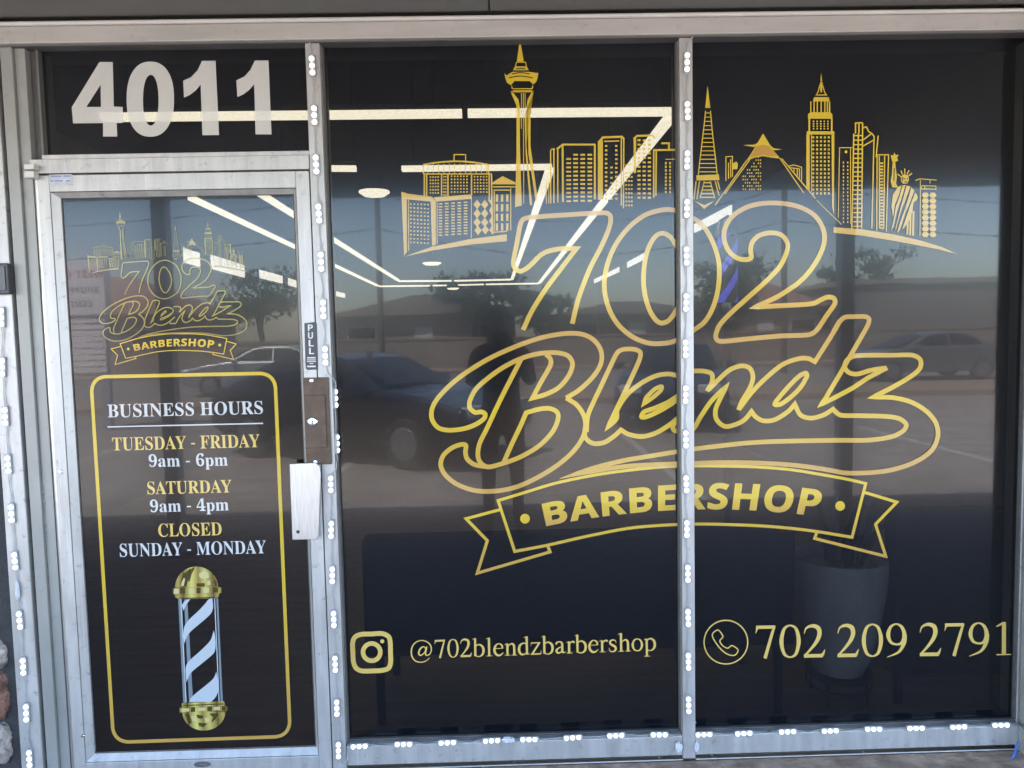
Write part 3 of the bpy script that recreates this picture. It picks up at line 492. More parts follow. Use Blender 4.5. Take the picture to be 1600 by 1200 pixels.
    for j in range(11):
        for i in range(9):
            if i * 11 < 20 + j * 12 and (i + j) % 4: k.fill(K((378 - i * 10, 545 + j * 15), (383 - i * 10, 545 + j * 15), (382 - i * 10, 552 + j * 15), (377 - i * 10, 552 + j * 15)))
    lines(k, K, 1.4, [(505, 592), (535, 586), (570, 596), (570, 660)], [(512, 598), (560, 604)], [(535, 606), (535, 625)], [(550, 606), (550, 645)], [(560, 604), (560, 655)])
    k.fill(K((661, 158), (668, 215), (664, 250), (658, 250), (655, 215))); lines(k, K, 1.6, [(655, 215), (646, 250), (638, 262), (685, 262), (677, 250), (667, 215)]); k.fill(K((628, 272), (696, 272), (700, 292), (622, 292)))
    lines(k, K, 2, *[[(x, 292), (x, 345)] for x in (613, 628, 643, 661, 678, 690, 700)]); k.fill(K((600, 350), (612, 342), (704, 342), (713, 352), (713, 372), (600, 372)))
    lines(k, K, 2.6, [(606, 372), (606, 430)], [(710, 372), (710, 430)]); grid(k, K, 626, 692, 5, 384, 418, 4, 7, 7); k.fill(K((594, 430), (722, 430), (722, 445), (594, 445)))
    k.fill(K((592, 445), (608, 445), (608, 700), (592, 700))); k.fill(K((709, 445), (722, 445), (720, 820), (711, 780))); grid(k, K, 624, 696, 5, 458, 718, 15, 9, 10); lines(k, K, 1.2, [(616, 445), (616, 710)])
    lines(k, K, 1.3, [(740, 830), (746, 506), (806, 506)], [(797, 506), (797, 860)]); grid(k, K, 764, 784, 2, 575, 850, 17, 6, 9); k.dot(*K((776, 525))[0], 2.2)
    lines(k, K, 2.2, [(812, 440), (803, 880)], [(833, 440), (828, 880)], [(853, 392), (848, 880)], [(820, 440), (820, 392), (853, 390)], [(836, 392), (836, 440)]); lines(k, K, 2, *[[(810, 450 + 21 * i), (852, 450 + 21 * i)] for i in range(21)])
    k.stroke(K((855, 415), (870, 410), (880, 430), (895, 440)), 2); lines(k, K, 2, [(855, 470), (895, 440), (905, 452)], [(855, 498), (905, 470)], [(906, 452), (895, 880)], [(925, 450), (915, 550)])
    lines(k, K, 1.8, [(918, 890), (920, 539), (973, 539), (962, 895)], [(930, 545), (930, 880)], [(955, 545), (950, 885)]); grid(k, K, 941, 941, 1, 578, 878, 22, 15, 8)
    # robed statue with a torch
    k.fill(K((1000, 528), (1006, 540), (1020, 538), (1012, 552), (1018, 566), (1004, 572), (990, 570), (986, 556), (983, 540), (995, 542))); k.fill(K((992, 572), (1004, 572), (1006, 600), (1012, 640), (1008, 670), (1016, 690), (990, 690), (982, 660), (988, 630)))
    k.fill(K((1030, 640), (1045, 628), (1064, 634), (1068, 655), (1060, 672), (1040, 674), (1030, 660)))
    for a, b in (((1030, 640), (1014, 628)), ((1038, 630), (1030, 612)), ((1048, 627), (1048, 602)), ((1058, 629), (1068, 610)), ((1066, 636), (1082, 624))): k.stroke([(*q, 1) for q in K(a, b)], 1.8, raw=True)
    for q in (((1014, 690), (1034, 678), (1022, 720), (1002, 770), (994, 830), (986, 780), (992, 725)), ((1038, 680), (1052, 678), (1036, 730), (1012, 800), (996, 872), (984, 893), (996, 840), (1006, 780), (1024, 730)), ((1056, 680), (1074, 686), (1054, 740), (1030, 800), (1008, 880), (1000, 900), (1012, 850), (1026, 790), (1042, 735)), ((1078, 690), (1092, 704), (1076, 750), (1050, 810), (1024, 890), (1010, 904), (1026, 850), (1048, 790), (1064, 740)), ((1096, 712), (1108, 732), (1104, 748), (1088, 760), (1084, 800), (1066, 850), (1034, 888), (1054, 830), (1074, 770))): k.fill(K(*q))
    lines(k, K, 3.2, [(1062, 830), (1060, 908)], [(1075, 815), (1073, 912)], [(1088, 800), (1086, 914)])
    lines(k, K, 1.4, [(1098, 658), (1118, 650), (1196, 656)], [(1120, 655), (1118, 915)], [(1165, 656), (1165, 672)], [(1126, 682), (1192, 684), (1192, 698), (1126, 697), (1126, 682)], [(1140, 684), (1140, 697)])
    for j in range(8):
        for i in range(2):
            x, y = 1143 + i * 35, 726 + j * 26; k.fill(K((x - 17, y), (x - 9, y - 12), (x + 9, y - 12), (x + 17, y), (x + 9, y + 12), (x - 9, y + 12)))
    k.fill(K((718, 874), (850, 884), (1000, 908), (1130, 938), (1220, 966), (1290, 999), (1200, 976), (1000, 938), (850, 913), (718, 900)))
def draw_pyramid_glow(k):
    k.fill(zK((362, 500), (392, 492), (422, 500), (458, 545), (430, 548), (392, 540), (352, 548), (328, 553)))
def draw_statue_folds(k):
    K = zK
    for p in ([(1040, 640), (1036, 660)], [(1042, 650), (1052, 650)], [(1056, 650), (1064, 650)], [(1046, 665), (1060, 664)], [(1000, 600), (998, 660)], [(1032, 676), (1066, 672)]): k.stroke(K(*p), 1.3)
    lines(k, K, 1.3, [(655, 200), (665, 200)]); 
def draw_tower_slits(k):
    for p in ([(665, 185), (710, 178), (760, 185)], [(650, 205), (710, 196), (775, 205)], [(690, 157), (735, 157)]): k.stroke(zL(*p), 1.5)

# ================================================================= ground and sky-side setting
PAVE = mat('weathered_concrete', (0.28, 0.205, 0.15), 0.85, 0, 0.45, 14, 0.6, 40, dirt=0.5)
ASPH = mat('sun_bleached_asphalt', (0.22, 0.20, 0.185), 0.9, 0, 0.25, 3, 0.4, 50)
b = MB(); b.face([(-300, -300, -0.13), (300, -300, -0.13), (300, 300, -0.13), (-300, 300, -0.13)])
struct(b.build('ground', ASPH))
b = MB(); b.box(-30, 30, -3.9, 0.02, -0.5, -0.008); struct(b.build('pavement', PAVE, bevel=0.02))
b = MB(); b.box(-30, 30, -4.05, -3.904, -0.5, -0.004); struct(b.build('kerb', mat('kerb_concrete', (0.36, 0.35, 0.33), 0.85, 0, 0.2, 6), bevel=0.02))
LINE = mat('worn_white_paint', (0.40, 0.39, 0.37), 0.8, 0, 0.25, 9)
b = MB()
for x in range(-14, 15, 4): b.box(x - 0.05, x + 0.05, -9.6, -4.5, -0.13, -0.126)
struct(b.build('parking_lines', LINE))
b = MB(); b.box(-200, 200, -29, -17, -0.2, -0.122); struct(b.build('road', mat('road_asphalt', (0.20, 0.19, 0.18), 0.9, 0, 0.2, 2)))
b = MB(); b.box(-200, 200, -31.5, -29.004, -0.2, 0.01); b.box(-200, 200, -16.996, -14.5, -0.2, 0.01); struct(b.build('roadside_pavement', PAVE))

# ================================================================= shopfront
YG = 0.045                       # outer face of the display glass
YD = 0.018                       # outer face of the door glass
ZT = W(850, 56.5, -0.02).z       # underside of the header
ZH = W(850, 61.5, 0.0).z         # underside of the head channel
xm0, xm1 = 0.641, 0.687          # centre mullion
xd0, xd1 = -0.627, -0.578        # mullion beside the door
XJ = -1.569                      # door jamb edge
XR = W(1588.3, 900, 0.045).x
def X(u, v, y=0.0): return W(u, v, y).x
def Z(u, v, y=0.0): return W(u, v, y).z
YS = 0.004                       # front of the sills
zs_top = Z(1060, 1149.5, YS)     # sill front top edge
zr1, zr0 = Z(270, 245.3, -0.004), Z(270, 267.6, -0.004)

# canopy over the pavement
can = thing('canopy', 'flat grey canopy roof over the pavement in front of the shop', 'canopy', (0, -2, 2.7))
zso = Z(850, 16, -0.035)
b = MB()
for i in range(14):
    x0 = -14 + i * 2.0; b.box(x0, x0 + 1.994, -2.86, -0.035, zso, zso + 0.03)
b.build('soffit_panel', SOFF, can)
b = MB(); b.box(-14, 14, -2.95, -2.864, zso - 0.05, zso + 0.16); b.build('fascia', BEIGE, can, 0.01)
b = MB(); b.box(-14, 14, -2.86, 0.5, zso + 0.034, zso + 0.15); b.build('roof', SOFF, can)
# header
hd = thing('header_beam', 'beige painted metal header running across the top of the shopfront', 'header', (0, 0, 2.6))
z1 = Z(850, 29, -0.02)
b = MB(); b.box(-4, 4, -0.02, 0.12, ZT, z1); b.build('beam', BEIGE, hd, 0.004)
b = MB(); zt = Z(850, 25.8, -0.028)
b.tube([(-4, -0.026, zt), (4, -0.026, zt)], 0.0075, 12); b.build('trim_strip', TRIM, hd, smooth=True)
b = MB(); b.box(-4, 4, -0.004, 0.12, z1 + 0.002, zso - 0.002); b.build('recess_strip', ALUD, hd)
for k in range(2):
    pass
# side wall at the left edge
wl = thing('stone_clad_wall', 'dark wall with rough red and white stone cladding at the left edge', 'wall', (-2.2, 0, 0))
px0, px1 = X(2, 765), X(33, 1150)
xpl = (X(2, 765) + X(34, 1150)) / 2
xga, xgb = X(60.5, 1080), X(66.0, 1080)
xab = X(83.5, 1080)
b = MB(); b.box(-30, xpl - 0.002, 0.0, 0.4, -0.02, 2.9); b.build('backing_wall', mat('black_stucco', (0.02, 0.02, 0.022), 0.9, 0, 0.3, 20, 0.6, 70), wl)  # real wall, lengthened far left out of view to block low sun
st = MB()
def stone(mb, cx, cz, rx, rz, dep, seed):
    r = random.Random(seed); n = 14; k = len(mb.v)
    for ring, (f, d) in enumerate(((1, 0), (0.96, 0.55), (0.7, 0.92), (0.35, 1))):
        for j in range(n):
            a = 2 * math.pi * j / n; q = f * r.uniform(0.86, 1.08)
            mb.v.append((cx + rx * q * (abs(math.cos(a)) ** 0.7) * (1 if math.cos(a) > 0 else -1), 0.002 - dep * d * r.uniform(0.8, 1.1), cz + rz * q * (abs(math.sin(a)) ** 0.7) * (1 if math.sin(a) > 0 else -1)))
    for ring in range(3):
        for j in range(n):
            mb.f.append((k + ring * n + j, k + ring * n + (j + 1) % n, k + (ring + 1) * n + (j + 1) % n, k + (ring + 1) * n + j)); mb.m.append(mb.mi)
    mb.f.append(tuple(range(k + 3 * n, k + 4 * n))); mb.m.append(mb.mi)
mm = [mat('red_brown_rock', (0.13, 0.062, 0.045), 0.8, 0, 0.6, 18, 0.7, 60, dirt=0.5), mat('pale_rock', (0.2604, 0.2232, 0.1984), 0.8, 0, 0.5, 22, 0.7, 60, dirt=0.4)]
sx = X(2, 1080)
for i, (dx, v, rx, rv, mi) in enumerate(((0, 1022, 0.028, 24, 1), (-0.005, 1085, 0.034, 42, 0), (-0.004, 1160, 0.030, 36, 1), (-0.07, 1050, 0.04, 40, 0), (-0.08, 1140, 0.04, 40, 1), (-0.16, 1000, 0.05, 40, 1), (-0.17, 1090, 0.05, 45, 0), (-0.16, 1170, 0.05, 32, 0))):
    st.mi = mi; stone(st, sx + dx, Z(2, v), rx, rv / 448, 0.035, i)
sc_ = st.build('stone_cladding', mm, wl, smooth=False)
ss_ = sc_.modifiers.new('subsurf', 'SUBSURF'); ss_.subdivision_type = 'CATMULL_CLARK'; ss_.levels = ss_.render_levels = 3
tx_ = bpy.data.textures.new('rock_lumps', 'CLOUDS'); tx_.noise_scale = 0.03; tx_.noise_depth = 4
dp_ = sc_.modifiers.new('displace', 'DISPLACE'); dp_.texture = tx_; dp_.texture_coords = 'LOCAL'; dp_.strength = 0.022; dp_.mid_level = 0.5
# pillar at the right edge
pl = thing('pillar', 'rough greenish beige plaster pillar at the right edge of the shopfront', 'pillar', (2.0, 0, 0))
xp = XR + 0.004
PLAS = mat('beige_plaster', (0.248, 0.2418, 0.217), 0.85, 0, 0.12, 5, 0.5, 60, dirt=0.3)
b = MB(); b.box(xp, xp + 0.6, -0.11, YG - 0.018, zs_top, ZT - 0.004); b.build('shaft', PLAS, pl, 0.012)
b = MB(); b.box(xp + 0.004, xp + 0.59, -0.106, YG - 0.018, ZT - 0.003, zso); b.build('head_block', PLAS, pl)
XS = X(1591.5, 1165, YS)
b = MB(); b.box(XS, xp + 0.6, -0.11, YG - 0.018, -0.02, zs_top - 0.002); b.build('plinth', PLAS, pl, 0.004)
nb = thing('sun_block_wall', 'unseen plain beige plaster wall added right of the pillar to block the sun', 'wall', (4, 0, 0))  # added out of view to stop sun shining in under the canopy
b = MB(); b.box(xp + 0.602, 30, -0.05, 0.3, -0.02, zso); b.build('wall_face', PLAS, nb)

# frame of the shopfront
fr = thing('shopfront_frame', 'satin aluminium shopfront frame holding the door and three glass panes', 'frame', (0, 0.05, 0))
b = MB(); b.box(xpl, xga, -0.004, 0.10, 0, ZH - 0.0005); b.build('post', ALU, fr, 0.003, label='white aluminium post carrying lights at the far left')
b = MB(); b.box(xga, xgb, 0.05, 0.12, 0, ZH - 0.0005); b.build('shadow_gap', GAPM, fr)
b = MB(); b.box(xgb, xab, 0.0, 0.12, 0, ZH - 0.0005); b.build('jamb', JAMB, fr, 0.002)
b = MB(); b.box(xab + 0.0005, XJ, 0.012, 0.12, 0, ZH - 0.0005); b.build('jamb', JAMB, fr, 0.002)
b = MB(); b.box(XJ + 0.0005, XJ + 0.028, 0.04, 0.12, zr1, ZH - 0.0005); b.box(XJ + 0.0285, XJ + 0.036, 0.024, 0.10, zr1, ZH - 0.0005); b.build('transom_stop', ALUD, fr, 0.001)
b = MB(); b.box(xd0, xd1, 0.0, 0.12, 0, ZH - 0.0005); b.build('mullion', ALU, fr, 0.003, label='mullion between the door and the large windows')
b = MB(); b.box(xm0, xm1, 0.0, 0.12, 0, ZH - 0.0005); b.build('mullion', ALU, fr, 0.003, label='mullion between the two large windows')
b = MB(); b.box(XR, xp + 0.1, YG - 0.0175, 0.12, 0, ZH - 0.0005); b.build('jamb', ALU, fr, 0.003)
b = MB(); b.box(xpl, XR, -0.001, 0.12, ZH, ZT - 0.001); b.build('head_channel', ALUD, fr)
b = MB(); b.box(XJ + 0.002, xd0 - 0.0005, -0.004, 0.12, zr0, zr1); b.box(XJ + 0.037, xd0 - 0.0005, 0.008, 0.12, zr1 + 0.0003, Z(270, 239.8, 0.02)); b.build('transom_rail', ALU, fr, 0.002)
def sill(x0, x1):
    b = MB(); b.prism([(YS, 0.012), (YS, zs_top - 0.003), (0.014, zs_top + 0.0015), (0.12, zs_top + 0.0015), (0.12, 0.012)], 'x', x0, x1); b.box(x0, x1, YS - 0.006, YS - 0.0004, 0.0, Z(1300, 1181, YS - 0.006)); b.build('sill', ALU, fr, 0.002)
    b = MB(); b.box(x0, x1, YG - 0.012, YG + 0.02, zs_top + 0.002, zs_top + 0.008); b.build('glazing_strip', GASK, fr, 0.002)
sill(xd1 + 0.0005, xm0 - 0.0005); sill(xm1 + 0.0005, XS - 0.001)
b = MB(); b.box(XS, XR - 0.0005, YG - 0.012, YG + 0.02, zs_top + 0.002, zs_top + 0.008); b.build('glazing_strip', GASK, fr, 0.002)
b = MB()
for x0, x1 in ((xd1, xd1 + 0.006), (xm0 - 0.006, xm0), (xm1, xm1 + 0.004), (XR - 0.006, XR)): b.box(x0 + 0.0003, x1 - 0.0003, YG - 0.016, YG + 0.02, zs_top + 0.0085, ZH - 0.001)
b.build('gasket', GASK, fr)

for u, v in ((804, 1191), (1030, 1184), (1113, 1181), (1348, 1175)):
    q = W(u, v, YS); m = MB(); m.lathe([(0.0001, YS - 0.002), (0.0035, YS - 0.002), (0.005, YS + 0.0003)], (q.x, 0, q.z), 12, 'y'); m.build('screw', ALUD, fr)
m = MB(); rr_ = random.Random(3); L_, R_ = [], []
for i in range(15):
    v = 758 + i * 6.5; uc = 61.5 + (v - 758) * 0.07
    L_.append(W(uc - 2.5 + rr_.uniform(-1, 2) + i * 0.25, v, 0.0115)); R_.append(W(uc + 9 - rr_.uniform(0, 3) - i * 0.1, v, 0.0115))
m.prism([(q.x, q.z) for q in L_] + [(q.x, q.z) for q in reversed(R_)], 'y', 0.0112, 0.0117); m.build('tape_residue', mat('grey_tape_residue', (0.17, 0.17, 0.165), 0.8, 0, 0.5, 90), fr, label='patch of old grey tape residue on the jamb')

def pane(name, x0, x1, y, z0, z1, parent, front=BLACK):
    b = MB(); b.mi = 1; b.box(x0, x1, y + 0.0005, y + 0.006, z0, z1); o = b.build(name, [front, CLEAR], parent)
    for p in o.data.polygons: p.material_index = 0 if p.normal.y < -0.5 else 1
    return o
CLEAR = bpy.data.materials.new('clear_back_of_glass'); CLEAR.use_nodes = True
n_ = CLEAR.node_tree.nodes; t_ = n_.new('ShaderNodeBsdfTransparent'); t_.inputs[0].default_value = (0.93, 0.95, 0.94, 1); CLEAR.node_tree.links.new(t_.outputs[0], n_['Material Output'].inputs[0])

# ---- the two display windows
LW = thing('display_window', 'large black film window between the door and the centre mullion, tall tower and handle on it', 'window', (0, YG, 0.1))
RW = thing('display_window', 'large black film window right of the centre mullion, pyramid and phone number on it', 'window', (1.25, YG, 0.1))
zw0 = zs_top + 0.002
pane('pane', xd1 + 0.0005, xm0 - 0.0005, YG, zw0, ZH - 0.001, LW); pane('pane', xm1 + 0.0005, XR - 0.0005, YG, zw0, ZH - 0.001, RW)
XC = 0.664
def both(fn, name, m, dy=0.0004, label=None):
    k = Ink(YG - dy); fn(k)
    k.build(name, m, LW, ('left', XC), label); k.build(name, m, RW, ('right', XC), label)
both(draw_skyline, 'skyline_print', GOLDY, 0.0003, 'gold outline city skyline')
both(draw_number, 'number_print', GOLD, 0.0014, 'large outlined gold digits 702')
both(draw_script, 'script_print', GOLD, 0.0016, 'outlined gold script word Blendz')
both(draw_ribbon, 'ribbon_print', GOLDY, 0.0018, 'outlined gold ribbon')
both(draw_word, 'word_print', GOLDY, 0.0008, 'gold capitals BARBERSHOP')
k = Ink(YG - 0.0026); draw_pyramid_glow(k); k.build('pyramid_glow', film('amber_print', (0.3844, 0.2046, 0.0372), FT), RW, label='amber cap of the printed pyramid')
k = Ink(YG - 0.0026); draw_statue_folds(k); k.build('statue_folds', INK, RW); k = Ink(YG - 0.0026); draw_tower_slits(k); k.build('tower_slits', INK, LW)
k = Ink(YG - 0.0005)
def i_(x, y): return (520 + x / 2.963, 940 + y / 2.963)
k.stroke([i_(x, y) for x, y in ((130, 152), (180, 150), (228, 148), (258, 162), (266, 190), (267, 235), (268, 280), (258, 308), (230, 318), (180, 321), (135, 321), (108, 308), (96, 280), (93, 235), (92, 192), (102, 165))], 7.4, True)
k.stroke([(i_(180 + 40 * math.cos(a * math.pi / 12), 234 + 40 * math.sin(a * math.pi / 12))) for a in range(24)], 7.0, True); k.dot(*i_(229, 184), 3.2)
k.build('camera_icon', GOLDF, LW, label='gold rounded square camera symbol')
k = Ink(YG - 0.0005); text_on(k, '@702blendzbarbershop', 'R', (640.5, 1029.7), (1026, 1016.2), (-0.6, -29)); k.build('handle_print', GOLDF, LW, label='gold roman lettering @702blendzbarbershop')
k = Ink(YG - 0.0005); text_on(k, '702 209 2791', 'R', (1177.5, 1028.5), (1586, 1023.5), (0, -52)); k.build('phone_print', GOLDF, RW, label='gold roman figures 702 209 2791')
k = Ink(YG - 0.0005)
def p_(x, y): return (1060 + x / 2.963, 840 + y / 2.963)
k.stroke([p_(220 + 101 * math.cos(a * math.pi / 24), 484 + 101 * math.sin(a * math.pi / 24)) for a in range(48)], 2.0, True)
k.stroke([p_(x, y) for x, y in ((160, 442), (184, 428), (206, 458), (192, 478), (205, 500), (228, 512), (248, 500), (276, 520), (262, 544), (232, 542), (200, 520), (172, 485), (158, 458))], 1.9, True)
k.build('phone_icon', GOLDF, RW, label='gold ringed telephone symbol')

# ---- transom window with the house number
TW = thing('transom_window', 'black film transom window above the door with large grey number 4011', 'window', (-1.1, YG, 2.2))
pane('pane', XJ + 0.037, xd0 - 0.0005, YG, zr1 + 0.004, ZH - 0.001, TW)
k = Ink(YG - 0.0005)
def n_(x, y): return (x / 2.963, y / 2.963)
def PT(l): return [n_(*p) for p in l]
def num(conts): k.outlines(conts, lambda a, b_, y: W(a, b_, y))
num([PT([(332, 497), (460, 287), (522, 287), (527, 493), (568, 495), (570, 568), (540, 570), (543, 632), (477, 632), (477, 570), (338, 571)]), PT([(400, 495), (466, 392), (467, 495)])])
def ell(cx, cy, rx, ry, e=2.3): return [n_(cx + rx * abs(math.cos(t)) ** (2 / e) * math.copysign(1, math.cos(t)), cy + ry * abs(math.sin(t)) ** (2 / e) * math.copysign(1, math.sin(t))) for t in (i * math.pi / 32 for i in range(64))]
num([ell(696, 459, 110, 174), ell(698, 464, 36, 117, 2.2)])
num([PT([(935, 282), (998, 281), (1014, 625), (937, 626), (929, 392), (905, 420), (878, 440), (852, 452), (848, 374), (885, 357), (915, 325)])])
num([PT([(1180, 280), (1243, 280), (1257, 622), (1183, 622), (1177, 390), (1152, 418), (1126, 437), (1099, 449), (1094, 372), (1132, 354), (1160, 322)])])
k.build('house_number', GREYP, TW, label='large grey bold figures 4011')

# ---- the door
def roundrect(q, r):
    out = []
    for i in range(4):
        a, b2, c2 = q[i - 1], q[i], q[(i + 1) % 4]
        def toward(t, d): l = math.dist(b2, t); return (b2[0] + (t[0] - b2[0]) * d / l, b2[1] + (t[1] - b2[1]) * d / l)
        s_, e_ = toward(a, r), toward(c2, r)
        for k_ in range(7):
            t = k_ / 6; out.append(((1 - t) ** 2 * s_[0] + 2 * t * (1 - t) * (0.8 * b2[0] + 0.1 * (s_[0] + e_[0])) + t * t * e_[0], (1 - t) ** 2 * s_[1] + 2 * t * (1 - t) * (0.8 * b2[1] + 0.1 * (s_[1] + e_[1])) + t * t * e_[1]))
    return [(*o, 0, 1.0) for o in out]
DR = thing('glass_door', 'aluminium framed glass door with business hours and a striped barber pole printed on it', 'door', (-1.1, 0.01, 0))
xl, xr_ = XJ + 0.0045, xd0 - 0.003
zd1 = Z(270, 270.3, -0.002); zg1 = Z(270, 296.5, -0.002); zg0 = Z(320, 1186.5, -0.002)
xs0, xs1 = X(70.5, 600), X(497, 1000)
xs0 = X(129.5, 1120); xs1 = X(496.5, 1130)
bmL = MB(); bmL.box(X(109, 1080) , xs0, -0.002, 0.045, 0.008, zd1)
bmL.build('stile', ALU, DR, 0.002)
bmL = MB(); bmL.tube([(xl + 0.016, 0.016, 0.008), (xl + 0.016, 0.016, zd1)], 0.016, 20); bmL.build('hinge_tube', ALUV, DR, smooth=True)
b = MB(); b.box(xs1, xr_, -0.002, 0.045, 0.008, zd1); b.build('stile', ALU, DR, 0.002)
b = MB(); b.box(xs0 + 0.0004, xs1 - 0.0004, -0.002, 0.045, zg1, zd1); b.build('rail', ALU, DR, 0.002)
b = MB(); b.box(xs0 + 0.0004, xs1 - 0.0004, -0.002, 0.045, 0.008, zg0); b.build('rail', ALU, DR, 0.002)
# sloped glazing beads round the pane
gi = 0.020
def bead(pts):
    b = MB(); b.prism(pts[0], pts[1], pts[2], pts[3]); b.build('glazing_bead', ALU, DR, label=None)
x0, x1, z0, z1b = xs0 + 0.002, xs1 - 0.002, zg0 + 0.002, zg1 - 0.002
def beadq(a, b_, c, d):   # outer edge a-b at the front, inner edge c-d at the glass
    m = MB(); o = [(p[0], 0.0005, p[1]) for p in (a, b_)]; i = [(p[0], YD - 0.002, p[1]) for p in (d, c)]; ob = [(p[0], YD + 0.012, p[1]) for p in (a, b_)]; ib = [(p[0], YD + 0.012, p[1]) for p in (d, c)]
    v = o + i + ob + ib; m.v = v; m.f = [(0, 1, 2, 3), (4, 5, 6, 7), (0, 1, 5, 4), (2, 3, 7, 6), (1, 2, 6, 5), (0, 3, 7, 4)]; m.m = [0] * 6; m.build('glazing_bead', ALU, DR)
ix0, ix1, iz0, iz1 = x0 + 0.024, x1 - 0.011, z0 + 0.022, z1b - 0.016
beadq((x0, z0), (x0, z1b), (ix0, iz0), (ix0, iz1)); beadq((x1, z0), (x1, z1b), (ix1, iz0), (ix1, iz1)); beadq((x0, z0), (x1, z0), (ix0, iz0), (ix1, iz0)); beadq((x0, z1b), (x1, z1b), (ix0, iz1), (ix1, iz1))
pane('pane', ix0 - 0.006, ix1 + 0.006, YD, iz0 - 0.006, iz1 + 0.006, DR)
b = MB()
for a in ((ix0, ix0 + 0.004, iz0, iz1), (ix1 - 0.003, ix1, iz0, iz1), (ix0, ix1, iz0, iz0 + 0.006), (ix0, ix1, iz1 - 0.003, iz1)): b.box(a[0], a[1], YD - 0.0025, YD - 0.0003, a[2], a[3])
b.build('putty_line', mat('dirty_putty', (0.062, 0.0589, 0.0527), 0.9, 0, 0.5, 60), DR)
tf = affine([((812, 62), (188.1, 331.5)), ((630, 398), (139.5, 426)), ((1495, 397), (387.6, 426)), ((745, 895), (177.6, 570)), ((1385, 870), (367.5, 562)), ((1402, 783), (370.5, 537))])
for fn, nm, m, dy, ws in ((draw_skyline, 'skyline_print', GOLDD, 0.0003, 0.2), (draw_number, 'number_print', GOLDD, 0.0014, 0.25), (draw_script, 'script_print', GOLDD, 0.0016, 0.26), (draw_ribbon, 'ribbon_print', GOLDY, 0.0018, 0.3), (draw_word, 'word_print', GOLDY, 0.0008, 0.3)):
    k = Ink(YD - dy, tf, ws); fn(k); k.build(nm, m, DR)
k = Ink(YD - 0.0005); k.stroke(roundrect([(142, 589), (429.5, 583), (453.5, 1150.5), (177.5, 1160)], 22), 5.4, True, raw=True)
k.build('border_print', GOLDY, DR, label='rounded gold border line')
k = Ink(YD - 0.0005)
text_on(k, 'BUSINESS HOURS', 'S', (168, 652.2), (411.5, 646.5), (-1, -20)); text_on(k, '9am - 6pm', 'S', (232, 729.6), (356, 727.4), (-1, -18.6)); text_on(k, '9am - 4pm', 'S', (234, 800.4), (357.5, 797.3), (-1, -18.6)); text_on(k, 'SUNDAY - MONDAY', 'S', (186, 870), (415, 864.4), (-1, -20))
k.stroke([(168, 667), (411, 661.5)], 2.0, raw=True); k.build('hours_print', WHITEP, DR, label='white lettering BUSINESS HOURS, 9am - 6pm, 9am - 4pm, SUNDAY - MONDAY')
k = Ink(YD - 0.0005)
text_on(k, 'TUESDAY - FRIDAY', 'S', (175.5, 704), (405, 698.6), (-1, -20)); text_on(k, 'SATURDAY', 'S', (229, 772.4), (361, 769.3), (-1, -19.5)); text_on(k, 'CLOSED', 'S', (246.7, 838.8), (347, 836), (-1, -20))
k.build('days_print', GOLDF, DR, label='gold lettering TUESDAY - FRIDAY, SATURDAY, CLOSED')
# printed barber pole
def b_(x, y): return (100 + x / 3.53, 860 + y / 3.53)
def BP(*l): return [(*b_(p[0], p[1]), *p[2:]) for p in l]
def gl(v, s): return (v * 0.59, v * 0.46 * s, v * 0.125 * s, 1)
G0, G1, G2 = film('pole_gold_print', (0.42, 0.31, 0.06), FT, [(0.0, gl(.16, .8)), (0.10, gl(.6, 1)), (0.2, gl(.22, .8)), (0.36, gl(.95, 1.15)), (0.5, gl(.4, .9)), (0.63, gl(.8, 1.1)), (0.8, gl(.24, .8)), (0.92, gl(.62, 1)), (1, gl(.14, .8))], axis=0), film('pole_dark_gold_print', (0.0558, 0.0372, 0.0074), FT), film('pole_pale_gold_print', (0.496, 0.4464, 0.2108), FT)
SB, SBD = film('pole_stripe_print', (0.42, 0.46, 0.49), FT), film('pole_edge_print', (0.17, 0.21, 0.235), FT) # (0.31, 0.372, 0.4092), FT), film('pole_edge_print', (0.124, 0.1674, 0.1922), FT)
def arc(cx, cy, rx, ry, a0, a1, n=16): return [b_(cx + rx * math.cos(rad(a0 + (a1 - a0) * i / n)), cy + ry * math.sin(rad(a0 + (a1 - a0) * i / n))) for i in range(n + 1)]
k = Ink(YD - 0.0004); k.fill(arc(731, 205, 119, 116, 180, 360)); k.fill(BP((597, 208), (868, 203), (868, 236), (597, 244))); k.fill(BP((610, 244), (856, 237), (852, 256), (836, 264), (634, 268), (614, 260)))
k.fill(BP((650, 842), (884, 832), (888, 858), (650, 866))); k.fill(BP((637, 868), (904, 858), (904, 886), (637, 895))); k.fill(arc(771, 890, 119, 104, 180, 0)); k.build('pole_cap_print', G0, DR, label='gold caps of the printed barber pole')
k = Ink(YD - 0.0008)
for p in (BP((640, 180), (660, 130), (700, 96), (690, 130), (676, 200), (664, 200)), BP((690, 110), (714, 92), (722, 96), (704, 130), (694, 170), (684, 172)), BP((730, 182), (776, 180), (778, 200), (732, 201)), BP((826, 150), (842, 172), (846, 200), (832, 200)), BP((640, 206), (668, 206), (668, 238), (640, 240)), BP((730, 206), (754, 206), (754, 236), (730, 237)), BP((822, 204), (850, 203), (850, 232), (822, 234)), BP((636, 262), (834, 256), (834, 262), (640, 268)), BP((700, 866), (724, 865), (724, 890), (700, 892)), BP((790, 862), (816, 861), (816, 887), (790, 888)), BP((870, 860), (890, 860), (890, 884), (870, 886)), BP((665, 900), (690, 902), (706, 950), (690, 958)), BP((730, 905), (770, 912), (760, 930), (736, 925)), BP((800, 900), (850, 898), (838, 930), (812, 950), (822, 920)), BP((740, 950), (790, 955), (770, 975), (745, 970)), BP((655, 853), (880, 844), (880, 850), (655, 859))): k.fill(p)
